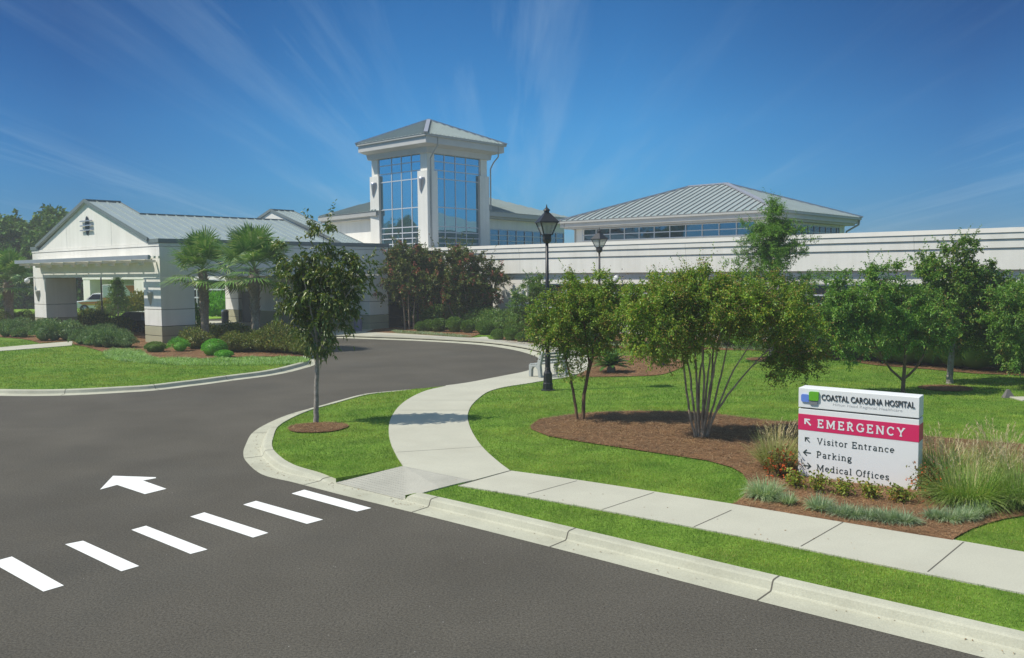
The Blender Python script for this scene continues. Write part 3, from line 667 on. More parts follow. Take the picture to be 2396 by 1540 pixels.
b.build('soffit', 'tower_trim', tower)
b = MB(TF); b.box(-1.12, TW + 1.12, -1.12, TW + .52, 13.845, 14.0); b.build('gutter', 'pale_trim', tower)
b = MB(TF); ev = 1.16; zc = 14.0; cc = TW / 2; za = 15.95
cor = [(-ev, -ev, zc), (TW + ev, -ev, zc), (TW + ev, TW + .56, zc), (-ev, TW + .56, zc)]
b.add(cor + [(cc, cc, za)], [(0, 1, 4), (1, 2, 4), (2, 3, 4), (3, 0, 4), (3, 2, 1, 0)])
for i in range(4): 
    a, c = cor[i], cor[(i + 1) % 4]; seams_on(b, [a, c, (cc, cc, za), (cc, cc, za)], .2, .42, h=.07, mi=0)
trf = b.build('roof', 'roof_metal', tower)
b = MB(TF)
for c in cor: b.bar((c[0], c[1], c[2] + .05), (cc, cc, za + .05), .30, .10)
b.build('hip_cap', 'silver', trf)
LF = frame(TC, VV_, -UU); RF = frame(TC, UU, -VV_)
rows = [5.62, 6.13, 6.54, 6.96, 7.39, 8.84, 10.98, 11.6, 12.25, 12.84]
for fr in (LF, RF): window(tower, fr, [.78, 1.85, 3.0, 4.15, 5.0 if fr is RF else 5.0, 5.66][:4] + [5.66], rows, n=-.10, bar=.075, depth=.03, setb=.0)
for s, z in ((.42, 9.9), (6.0, 9.9)): sconce(tower, frame(TC - UU * .12, VV_, -UU), s, z, w=.55, h=1.1, d=.3, m='silver')
def downpipe(parent, pts, r_=.055, m='pale_trim'):
    b = MB(); b.tube(pts, r_, 8); return b.build('downpipe', m, parent, smooth=True)
RFp = lambda s, n, z: RF(s, n, z)
downpipe(tower, [RF(.2, 1.0, 13.85), RF(.2, .98, 13.25), RF(.12, .75, 12.95), RF(.18, .20, 12.4), RF(.2, .19, 11.5), RF(.2, .19, 5)])
downpipe(tower, [RF(6.75, 1.0, 13.85), RF(6.78, .95, 13.0), RF(6.72, .5, 12.6), RF(6.66, .19, 12.1), RF(6.66, .19, 8.9)])

# ------------------------------------------------------------------ main hipped block behind the tower
mb_ = thing('main_block', (-7, 80, 0), 'wide white main hospital block with low hipped metal roof behind the glass tower', 'building')
A1 = np.array([-10.65, 69.46]); Lc = np.array([-16.76, 76.62]); B1 = np.array([-2.14, 70.6]); Rc = np.array([5.59, 81.54]); Ap = (-7., 82., 12.04); EZ = 8.8
id3 = lambda x, y, z: (x, y, z)
b = MB(); back = (-6, 95)
cs = [(*Lc, EZ), (*A1, EZ), (*B1, EZ), (*Rc, EZ), (*back, EZ)]
b.add(cs + [Ap], [(0, 1, 5), (1, 2, 5), (2, 3, 5), (3, 4, 5), (4, 0, 5), (4, 3, 2, 1, 0)])
seams_on(b, [cs[0], cs[1], Ap, Ap], .3, .5, h=.08, mi=0); seams_on(b, [cs[2], cs[3], Ap, Ap], .3, .55, h=.06, mi=0)
mrf = b.build('roof', 'roof_metal', mb_)
def off2(p, q, d):   # inward offset of an edge
    t = (q - p) / np.linalg.norm(q - p); return np.array([-t[1], t[0]]) * d, t
nl, tl = off2(Lc, A1, 1.); nr, trr = off2(B1, Rc, 1.)
for (p, q, nn, t) in ((Lc, A1, nl, tl), (B1, Rc, nr, trr)):
    b = MB()
    for d, z0, z1 in ((.06, 8.42, 8.79), (.28, 8.25, 8.42)):
        a, c = p + nn * d, q + nn * d; a2, c2 = a + nn * .5, c + nn * .5
        b.add([(*a, z0), (*c, z0), (*c2, z0), (*a2, z0), (*a, z1), (*c, z1), (*c2, z1), (*a2, z1)], [(3, 2, 1, 0), (4, 5, 6, 7), (0, 1, 5, 4), (1, 2, 6, 5), (2, 3, 7, 6), (3, 0, 4, 7)])
    b.build('eave', 'pale_trim', mb_)
wl_ = [Lc + nl * .8 - tl * .0, A1 + nl * .8 + tl * .4, A1 + nl * 3.5 + tl * .6, B1 + nr * 3.5 - trr * .6, B1 + nr * .8 - trr * .4, Rc + nr * .8]
b = MB(); b.slab([(*p, 8.3) for p in wl_] + [(*back, 8.3)], 8.3); b.build('wall', 'stucco', mb_)
WRF = frame(B1 + nr * .8, trr, -nr)
window(mb_, WRF, list(np.linspace(1.75, 13.2, 10)), [6.05, 6.5, 6.95, 7.42], n=.02, bar=.06, depth=.06, glass='block_glass', setb=.005)
downpipe(mb_, [WRF(.15, .75, 8.7), WRF(.1, .7, 8.2), WRF(-.3, .12, 7.6), WRF(-.3, .12, 5.5)])

# ------------------------------------------------------------------ upper block with hip roof, right of centre
BC = np.array([16.17, 54.0]); BF = frame(BC, UU, VV_); BU, BV = 13.8, 17.06
blk = thing('upper_block', (*BC, 0), 'white upper storey with ribbon windows under the large hipped metal roof', 'building')
i_ = .9
b = MB(BF); b.box(i_, BU - i_, i_, BV - i_, 0, 7.0)
for a, c in ((i_ - .06, i_ - .06), (i_ - .06, BV - i_ - .84), (BU - i_ - .84, i_ - .06)): b.box(a, a + .9, c, c + .9, 0, 6.995)
b.build('wall', 'stucco', blk)
b = MB(BF); b.box(.3, BU - .3, .3, BV - .3, 7.01, 7.14); b.box(.1, BU - .1, .1, BV - .1, 7.145, 7.42); b.build('eave', 'tower_trim', blk)
b = MB(BF); b.box(-.05, BU + .05, -.05, BV + .05, 7.425, 7.60); b.build('gutter', 'pale_trim', blk)
b = MB(BF); h_ = BU / 2; rz = 10.08; cor = [(-.08, -.08, 7.6), (BU + .08, -.08, 7.6), (BU + .08, BV + .08, 7.6), (-.08, BV + .08, 7.6)]; r0, r1 = (h_, h_ + .2, rz), (h_, BV - h_, rz)
b.add(cor + [r0, r1], [(0, 1, 4), (1, 2, 5, 4), (2, 3, 5), (3, 0, 4, 5), (3, 2, 1, 0)])
seams_on(b, [cor[3], cor[0], r0, r1], .35, .52, h=.08, w=.05, mi=1); seams_on(b, [cor[0], cor[1], r0, r0], .35, .52, h=.05, mi=0)
brf = b.build('roof', ['roof_metal', 'pale_trim'], blk)
b = MB(BF)
for c, r_ in ((cor[0], r0), (cor[1], r0), (cor[3], r1)): b.bar((c[0], c[1], c[2] + .04), (r_[0], r_[1], r_[2] + .05), .34, .10)
b.bar((r0[0], r0[1], rz + .05), (r1[0], r1[1], rz + .05), .3, .1); b.build('hip_cap', 'silver', brf)
window(blk, frame(BC + UU * i_, VV_, -UU), list(np.linspace(1.84, 15.46, 12)), [6.12, 6.53, 6.95], n=.02, bar=.06, depth=.05, glass='block_glass', setb=.005)
window(blk, frame(BC + VV_ * i_, UU, -VV_), list(np.linspace(1.9, 12.6, 12)), [5.8, 6.4, 6.84], n=.02, bar=.05, depth=.05, glass='wing_glass', setb=.005)
BRF = frame(BC, UU, -VV_); downpipe(blk, [BRF(13.6, .0, 7.45), BRF(13.6, -.05, 7.1), BRF(13.1, -.75, 6.6), BRF(13.0, -.8, 6.1), BRF(13.0, -.8, 5)], .07)
BLF = frame(BC, VV_, -UU); downpipe(blk, [BLF(16.6, -.05, 7.45), BLF(16.6, -.1, 7.2), BLF(16.1, -.8, 6.95), BLF(16.1, -.8, 6)], .06)

# ------------------------------------------------------------------ long low wing
WO = np.array([22.85, 39.44]); WS = np.array([-math.sin(R_(50)), math.cos(R_(50))]); WN = np.array([-math.cos(R_(50)), -math.sin(R_(50))])
WF = frame(WO, WS, WN); S0, S1 = -14., 43.
wing = thing('hospital_wing', (*WO, 0), 'long low white hospital wing with banded parapet and ribbon windows behind the hedge', 'building')
b = MB(WF)
b.box(S0, S1, -9, .0, 3.12, 3.545); b.box(S0, S1, -9, .04, 3.55, 3.78)
b.box(S0, S1, -9, .24, 3.80, 4.765); b.box(S0, S1, -8.99, .22, 4.766, 4.785, 1); b.box(S0, S1, -9, .30, 4.786, 5.165); b.box(S0, S1, -8.99, .27, 5.166, 5.185, 1); b.box(S0, S1, -9, .36, 5.186, 5.46)
b.box(S0, 28.5, -9, 0, 0, .95)
b.box(28.5, 31.5, -3, .0, 0, 3.115)
b.build('wall', ['stucco', 'groove'], wing)
b = MB(WF); b.frus((S0, S1, -9, .40), (S0, S1, -9, .05), 5.465, 5.69); b.build('coping', 'coping', wing)
for s in (4.5, 10.6, 16.7, 22.8, 28.9):
    b = MB(WF); b.box(s - .010, s + .010, .10, .2425, 3.82, 4.76); b.box(s - .01, s + .01, .1, .3025, 4.79, 5.16); b.box(s - .01, s + .01, .1, .3625, 5.19, 5.45); b.build('wall_joint', 'coping', wing)
window(wing, WF, list(np.arange(-13.4, 28.6, 1.55)), [.95, 1.6, 2.1, 2.55, 3.08], n=-.16, bar=.07, depth=.12, glass='wing_glass')
eg = window(wing, WF, list(np.arange(31.5, 43.2, 1.5)), [.1, 1.0, 1.7, 2.5, 3.1], n=-1.6, bar=.07, depth=.1, glass='dark_glass', frm='dark_mullion')
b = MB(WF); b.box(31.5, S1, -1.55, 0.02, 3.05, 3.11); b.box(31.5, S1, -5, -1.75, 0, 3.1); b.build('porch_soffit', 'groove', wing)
b = MB(); p = np.array(WF(21.3, .45, 3.42)); b.lathe([(.03, p[2] + .2), (.17, p[2] + .12), (.2, p[2] - .03), (.15, p[2] - .2), (.02, p[2] - .24)], 12, (p[0], p[1])); b.bar(WF(21.3, .45, 3.6), WF(21.3, .0, 3.64), .06)
b.build('security_camera', 'sign_white', wing, smooth=True)
# entrance side wall between canopy and wing, in shade
ent = thing('entrance_lobby', (-7.5, 61.5, 0), 'dark glazed entrance lobby in shade between the canopy and the red crepe myrtles', 'lobby')
EF = frame(np.array([-8.3, 61.3]), np.array([.80, -.60]) * np.array([1, -1]) * np.array([1, 1]), np.array([.6, -.8]))
EF = frame(np.array([-8.55, 60.75]), np.array([.92, .39]), np.array([.39, -.92]))
window(ent, EF, list(np.arange(.05, 9.1, 1.5)), [.2, .85, 1.9, 2.9, 4.1, 5.2], n=.02, bar=.06, depth=.06, glass='dark_glass', frm='dark_mullion')
b = MB(EF); b.box(0, 9.2, -.6, -.06, 0, 5.45); b.build('wall', 'dark_glass', ent)

# ------------------------------------------------------------------ rear ambulance canopy and wing, seen through the entrance canopy
RO = gs([(230.7, 855)], 0)[0]; sc0 = 98 / RO[1]; RO = RO * sc0; RF2 = frame(RO, UU, VV_)
rear = thing('ambulance_canopy', (*RO, 0), 'distant white ambulance bay canopy seen beyond the drive-through', 'canopy')
b = MB(RF2); b.box(0, 5.5, -1.75, 0, 0, 3.5); b.build('column', 'stucco', rear); b = MB(RF2); b.box(0, 1.6, -17.2, -12.4, 0, 3.5); b.build('column', 'stucco', rear)
b = MB(RF2); b.box(-.05, 6, -17.3, .1, 3.505, 5.4); b.build('beam', 'stucco', rear)
b = MB(RF2); b.frus((-.3, 6.3, -17.6, .3), (2, 4, -15, -2), 5.405, 7.0); b.build('roof', 'roof_metal', rear)
rw = thing('rear_wing', (*np.array(RF2(1.5, -30, 0))[:2], 0), 'distant white rear wing with square-paned windows seen behind the palms', 'building')
b = MB(RF2); b.box(2.2, 8, -52, -17.25, 3.4, 5.6); b.box(2.2, 8, -52, -17.25, 0, .8); b.box(2.6, 8, -52, -17.25, .8, 3.4); b.build('wall', 'stucco', rw)
window(rw, frame(np.array(RF2(2.2, 0, 0))[:2], -VV_, -UU), list(np.arange(17.3, 52, 1.9)), [.8, 1.7, 2.5, 3.4], n=.02, bar=.13, depth=.08, glass='wing_glass', setb=.01)

# ------------------------------------------------------------------ vehicles
def mk(origin, fwd):
    fwd = np.array(fwd) / np.linalg.norm(fwd); lf = np.array([-fwd[1], fwd[0]])
    def f_(x, y, z): p = np.array(origin) + fwd * x + lf * y; return (p[0], p[1], z)
    return f_
def profile(b, pts, w0, w1=None, mi=0, split=None):   # side profile (x,z) extruded across, upper points narrowed
    zs = [p[1] for p in pts]; zl, zh = min(zs), max(zs); w1 = w1 or w0
    n = len(pts); L = []; Rr = []
    for x, z in pts:
        t = 0 if split is None or z <= split else (z - split) / (zh - split); w = w0 + (w1 - w0) * t; L.append((x, w / 2, z)); Rr.append((x, -w / 2, z))
    b.add(L + Rr, [tuple(range(n)), tuple(range(2 * n - 1, n - 1, -1))] + [(i, n + i, n + (i + 1) % n, (i + 1) % n) for i in range(n)], mi)
def wheel(fr, parent, x, y, r_, side):
    w = MB(); 
    def ringpts(rad, yy): return [fr(x + rad * math.cos(a), yy, r_ + rad * math.sin(a)) for a in np.linspace(0, 2 * math.pi, 20, endpoint=False)]
    pr = [(r_ * .6, y - .1 * 1), (r_ * .93, y - .11), (r_, y - .06), (r_, y + .06), (r_ * .93, y + .11), (r_ * .6, y + .1)]
    P = []; n = 20
    for rad, yy in pr: P += ringpts(rad, yy)
    w.add(P, [(j * n + i, j * n + (i + 1) % n, (j + 1) * n + (i + 1) % n, (j + 1) * n + i) for j in range(5) for i in range(n)])
    o = w.build('wheel', 'tyre', parent, smooth=True)
    d = MB(); P = ringpts(r_ * .6, y + .06 * side) + ringpts(r_ * .3, y + .09 * side); d.add(P, [(i, (i + 1) % n, n + (i + 1) % n, n + i) for i in range(n)] + [tuple(range(n, 2 * n)), tuple(range(n))]); d.build('rim', 'rim', o)
cp = np.array([-27.4, 61.2]); fw = VV_ * .93 + np.array([-.35, .1]); CF = mk(cp - fw / np.linalg.norm(fw) * .05, fw)
car = thing('parked_car', (*cp, 0), 'black car parked under the entrance canopy, mostly hidden by the shrubs', 'car')
b = MB(CF); profile(b, [(0, .35), (-.02, .6), (-.12, .74), (-.9, .90), (-1.1, .92), (-4.5, .98), (-4.6, .6), (-4.55, .35)], 1.78); b.build('body', 'car_black', car, bevel=.05)
b = MB(CF); profile(b, [(-1.05, .9), (-1.75, 1.40), (-2.1, 1.46), (-3.8, 1.46), (-4.45, 1.0), (-4.45, .95)], 1.7, 1.3, split=.95); b.build('cabin', 'car_black', car, bevel=.04)
b = MB(CF)
for sgn in (1, -1):
    for x0, x1, x2, x3 in ((-1.35, -1.80, -2.45, -2.45), (-2.55, -2.55, -3.9, -3.7)):
        P = [(x0, sgn * .842, 1.0), (x1, sgn * .70, 1.38), (x3, sgn * .70, 1.38), (x2, sgn * .842, 1.0)]; b.add(P, [(0, 1, 2, 3)])
P = [(-1.12, .75, .97), (-1.12, -.75, .97), (-1.74, -.6, 1.405), (-1.74, .6, 1.405)]; b.add([(x + .03, y, z + .02) for x, y, z in P], [(0, 1, 2, 3)])
b.build('window', 'car_glass', car)
for x in (-.85, -3.65):
    for s in (1, -1): wheel(CF, car, x, s * .82, .32, s)
for s in (1, -1):
    h = MB(CF); h.box(-.10, -.005, s * .62 - .16, s * .62 + .16, .62, .74); h.build('headlight', 'frosted', car)
# ambulance
ap = gs([(210, 856)], 0)[0]; AF = mk(ap, (-.97, -.25))
amb = thing('ambulance', (*ap, 0), 'white ambulance with orange and yellow stripes seen through the entrance canopy', 'ambulance')
b = MB(AF); profile(b, [(.1, .5), (.12, 1.0), (-.05, 1.22), (-1.3, 1.38), (-2.6, 1.38), (-2.6, .5)], 2.0); b.build('bonnet', 'amb_white', amb, bevel=.08)
b = MB(AF); profile(b, [(-1.05, 1.3), (-1.75, 2.0), (-1.95, 2.07), (-2.75, 2.07), (-2.75, 1.3)], 1.95, 1.6, split=1.35); b.build('cab', 'amb_white', amb, bevel=.05)
b = MB(AF); b.box(-7.2, -2.78, -1.15, 1.15, .75, 2.95); b.build('box_body', 'amb_white', amb, bevel=.05)
b = MB(AF)
for s in (1, -1): b.add([(-1.25, s * .985, 1.42), (-1.8, s * .86, 1.95), (-2.55, s * .86, 1.95), (-2.55, s * .985, 1.42)], [(0, 1, 2, 3)])
b.add([(-1.08, .85, 1.40), (-1.08, -.85, 1.40), (-1.73, -.75, 2.0), (-1.73, .75, 2.0)], [(0, 1, 2, 3)]); b.build('window', 'car_glass', amb)
b = MB(AF)
for s in (1, -1):
    y = s * 1.156 if s > 0 else -1.156; b.add([(-7.2, y, 1.35), (-2.8, y, 1.35), (-2.8, y, 1.62), (-7.2, y, 1.62)], [(0, 1, 2, 3)]); b.add([(-2.6, s * 1.006, .98), (-.6, s * 1.006, .98), (-.3, s * 1.006, 1.15), (-2.6, s * 1.006, 1.22)], [(0, 1, 2, 3)])
    b.add([(-5.6, y, 2.0), (-6.9, y, 2.0), (-6.2, y, 2.85), (-5.0, y, 2.85)], [(0, 1, 2, 3)])
b.build('orange_stripe', 'amb_orange', amb)
b = MB(AF)
for s in (1, -1):
    y = s * 1.158; b.add([(-7.2, y, 1.16), (-2.8, y, 1.16), (-2.8, y, 1.34), (-7.2, y, 1.34)], [(0, 1, 2, 3)]); b.add([(-2.6, s * 1.007, .80), (-.9, s * 1.007, .80), (-.6, s * 1.007, .97), (-2.6, s * 1.007, .97)], [(0, 1, 2, 3)])
b.build('yellow_stripe', 'amb_yellow', amb)
b = MB(AF)
for y in (-.8, -.4, .4, .8): b.box(-2.78, -2.74, y - .1, y + .1, 2.6, 2.82)
b.build('warning_light', 'red_lamp', amb)
for x in (-.95, -5.4):
    for s in (1, -1): wheel(AF, amb, x, s * .95, .45, s)
    
# ------------------------------------------------------------------ street lamps
def lamp_meshes():
    root = thing('street_lamp', (0, 0, 0), 'x', 'street lamp', 'black lantern street lamps')
    b = MB(); b.lathe([(.23, 0), (.23, .03), (.17, .05), (.165, .24), (.15, .26), (.145, .56), (.11, .62), (.09, .66)], 8, ph=R_(22.5)); b.lathe([(.085, .64), (.085, 1.15)], 16)
    for z in (.66, .72, 1.14, 1.2): b.lathe([(.085, z - .02), (.105, z), (.085, z + .02)], 16)
    b.build('base', 'black_iron', root)
    b = MB(); b.lathe([(.072, 1.18), (.048, 4.75)], 14); b.build('pole', 'black_iron', root, smooth=True)
    b = MB(); b.lathe([(.06, 4.68), (.12, 4.72), (.15, 4.80)], 12); b.lathe([(.155, 4.80), (.16, 4.97)], 4, ph=R_(45) + .25); b.build('lantern_cup', 'brown_iron', root)
    a = R_(45) + .25; top, bot = .39, .19
    b = MB(); g = MB()
    for i in range(4):
        t0, t1 = a + i * math.pi / 2, a + (i + 1) * math.pi / 2
        p0, p1 = (bot * math.cos(t0), bot * math.sin(t0), 4.95), (top * math.cos(t0), top * math.sin(t0), 5.34)
        q0, q1 = (bot * math.cos(t1), bot * math.sin(t1), 4.95), (top * math.cos(t1), top * math.sin(t1), 5.34)
        b.bar(p0, p1, .03); b.bar(p1, q1, .03); b.bar(p0, q0, .025); s = .98
        g.add([(x * s, y * s, z) for x, y, z in (p0, q0, q1, p1)], [(0, 1, 2, 3)])
    b.build('lantern_frame', 'black_iron', root); g.build('lantern_glass', 'lantern_glass', root)
    b = MB(); b.lathe([(.03, 4.96), (.035, 5.1), (.03, 5.26)], 10); b.build('bulb', 'frosted', root)
    b = MB(); b.lathe([(.44, 5.33), (.44, 5.35), (.12, 5.63)], 4, ph=a); b.lathe([(.085, 5.62), (.085, 5.70), (.115, 5.71), (.10, 5.74), (.03, 5.80), (.02, 5.84), (.008, 5.90)], 10); b.build('lantern_roof', 'black_iron', root)
    return root
def copy_tree(o, parent=None):
    c = o.copy(); COL.objects.link(c); c.parent = parent
    for ch in list(o.children): copy_tree(ch, c)
    return c
lamp = lamp_meshes()
LP = [((1282, 914), 'tall black lantern street lamp on the lawn beside the grey bench'), ((1403, 816.2), 'black lantern street lamp standing behind the sago palm'),
      ((978, 771.5), 'black lantern street lamp in front of the red crepe myrtles'), ((240, 749.5), 'nearer of two black lamp poles seen through the canopy opening'), ((226.5, 718.5), 'farther of two black lamp poles seen through the canopy opening')]
for i, (px, lab) in enumerate(LP):
    o = lamp if i == 0 else copy_tree(lamp); g = G(*px, .11); o.location = (g[0], g[1], .11); o['label'] = lab; o.rotation_euler = (0, 0, (0, .5, .3, .2, .1)[i])

# ------------------------------------------------------------------ bench, bins, small things
bg = G(1262, 886, CZ)
bench = thing('park_bench', (bg[0] - .1, bg[1] + .45, CZ), 'grey slatted bench with concrete ends beside the roundabout', 'bench', rz=math.atan2(.66, .75))
# local x along the bench, +y is the front (left in the picture)
def bench_end(x):
    b = MB(); w = .11
    prof = [(-.30, 0), (-.17, 0), (-.13, .27), (-.02, .37), (.12, .37), (.19, .27), (.21, 0), (.33, 0), (.33, .43), (-.06, .43), (-.30, .92), (-.40, .92), (-.25, .42)]
    n = len(prof); P = [(x - w / 2, y, z) for y, z in prof] + [(x + w / 2, y, z) for y, z in prof]
    b.add(P, [tuple(range(n - 1, -1, -1)), tuple(range(n, 2 * n))] + [(i, (i + 1) % n, n + (i + 1) % n, n + i) for i in range(n)])
    o = b.build('bench_end', 'bench_grey', bench, bevel=.012); return o
for x in (0, 1.25): bench_end(x)
for y in (-.02, .10, .22): 
    b = MB(); b.box(-.02, 1.27, y, y + .10, .432, .47); b.build('seat_slat', 'bench_grey', bench, bevel=.008)
for z in (.54, .66, .78): 
    y = -.10 - .22 * (z - .43) / .49; b = MB(); b.box(-.02, 1.27, y - .0, y + .05, z, z + .08); b.build('back_slat', 'bench_grey', bench, bevel=.008)
for o in bench.children: o.matrix_parent_inverse = Matrix.Identity(4)
def bin_(px, h, m, lab, z):
    g = G(*px, z); r_ = h * .27; o = thing('litter_bin', (g[0], g[1], z), lab, 'bin')
    b = MB(); b.lathe([(r_ * .95, 0), (r_, .03), (r_, h * .80), (r_ * .97, h * .82)], 20); c = b.build('drum', m, o, smooth=False); c.matrix_parent_inverse = Matrix.Identity(4)
    b = MB(); b.lathe([(r_ * 1.06, h * .82), (r_ * 1.06, h * .88), (r_ * .98, h * .95), (r_ * .6, h), (.01, h * 1.01)], 20); c = b.build('lid', 'steel', o, smooth=True); c.matrix_parent_inverse = Matrix.Identity(4)
bin_((527, 755), 1.02, 'can_grey', 'grey cylindrical litter bin with bright metal lid near the palms', .13)
bin_((838, 775), 1.0, 'can_violet', 'violet-grey litter bin against the tan base of the canopy pier', .13)
g5 = lambda x, y: G((2400 + x / 3.4225) * K, (700 + y / 3.4225) * K, .12)
p = g5(1330, 1345); b = MB(); b.box(p[0] - .1, p[0] + 1.1, p[1] - .3, p[1] + .35, .11, .16); o = b.build('utility_pad', 'concrete', None, bevel=.01); tag(o, 'small concrete pad set in the lawn at the right edge', 'pad')
p = g5(1222, 1325); b = MB(); b.frus((p[0] - .17, p[0] + .17, p[1] - .1, p[1] + .1), (p[0] - .05, p[0] + .02, p[1] - .03, p[1] + .03), .1, .36); o = b.build('marker_stone', 'stone', None, bevel=.01); tag(o, 'small grey pointed stone on the lawn near the concrete pad', 'stone')

# ------------------------------------------------------------------ hospital sign
SL = np.array([5.19, 15.84]); SRr = np.array([6.86, 14.71]); sdv = (SRr - SL) / np.linalg.norm(SRr - SL); snv = np.array([sdv[1], -sdv[0]])
_SF = frame(SL, sdv, snv)
SF = lambda s, n, z: _SF(s, n, z + .012 - .018 * s)
sign = thing('hospital_sign', (*((SL + SRr) / 2), .1), 'white hospital monument sign with crimson emergency band, lettering and arrows', 'sign')
SWD, STH = 2.015, .40
b = MB(SF); b.box(0, SWD, -STH, .012, 1.395, 1.75); b.build('top_cabinet', 'sign_white', sign, bevel=.008)
b = MB(SF); b.box(.03, SWD - .03, -STH + .03, -.02, 1.372, 1.394); b.build('reveal', 'groove', sign)
b = MB(SF); b.box(0, SWD, -STH, 0, .10, 1.371); b.build('lower_cabinet', 'sign_white', sign, bevel=.008)
b = MB(SF); b.box(-.003, SWD + .003, -STH - .003, .004, .985, 1.275); b.build('red_band', 'sign_red', sign)
put_text('COASTAL CAROLINA HOSPITAL', SF, .408, 1.562, .019, .15, 'letter_dark', sign, width=1.537, extr=.006, off=.0005)
put_text('Hilton Head Regional Healthcare', SF, .605, 1.478, .0135, .068, 'letter_grey', sign, width=1.145, extr=.001)
def rsq(s0, s1, z0, z1, r_, n, th, m, corners=(1, 1, 1, 1)):
    pts = []
    for (cx, cz, a0, on) in ((s1 - r_, z0 + r_, -90, corners[0]), (s1 - r_, z1 - r_, 0, corners[1]), (s0 + r_, z1 - r_, 90, corners[2]), (s0 + r_, z0 + r_, 180, corners[3])):
        if on: pts += [(cx + r_ * math.cos(R_(a)), cz + r_ * math.sin(R_(a))) for a in (a0, a0 + 30, a0 + 60, a0 + 90)]
        else: pts.append((s1 if cx > (s0 + s1) / 2 else s0, z1 if cz > (z0 + z1) / 2 else z0))
    k = len(pts); b = MB(SF); b.add([(s, n, z) for s, z in pts] + [(s, n + th, z) for s, z in pts], [tuple(range(k - 1, -1, -1)), tuple(range(k, 2 * k))] + [(i, (i + 1) % k, k + (i + 1) % k, k + i) for i in range(k)])
    return b.build('logo_square', m, sign)
rsq(.052, .189, 1.502, 1.640, .03, .016, .02, 'logo_blue', (0, 1, 1, 1)); rsq(.192, .362, 1.538, 1.700, .03, .016, .03, 'logo_green', (1, 0, 1, 1)); rsq(.192, .340, 1.466, 1.533, .03, .016, .02, 'logo_grey', (1, 0, 0, 1))
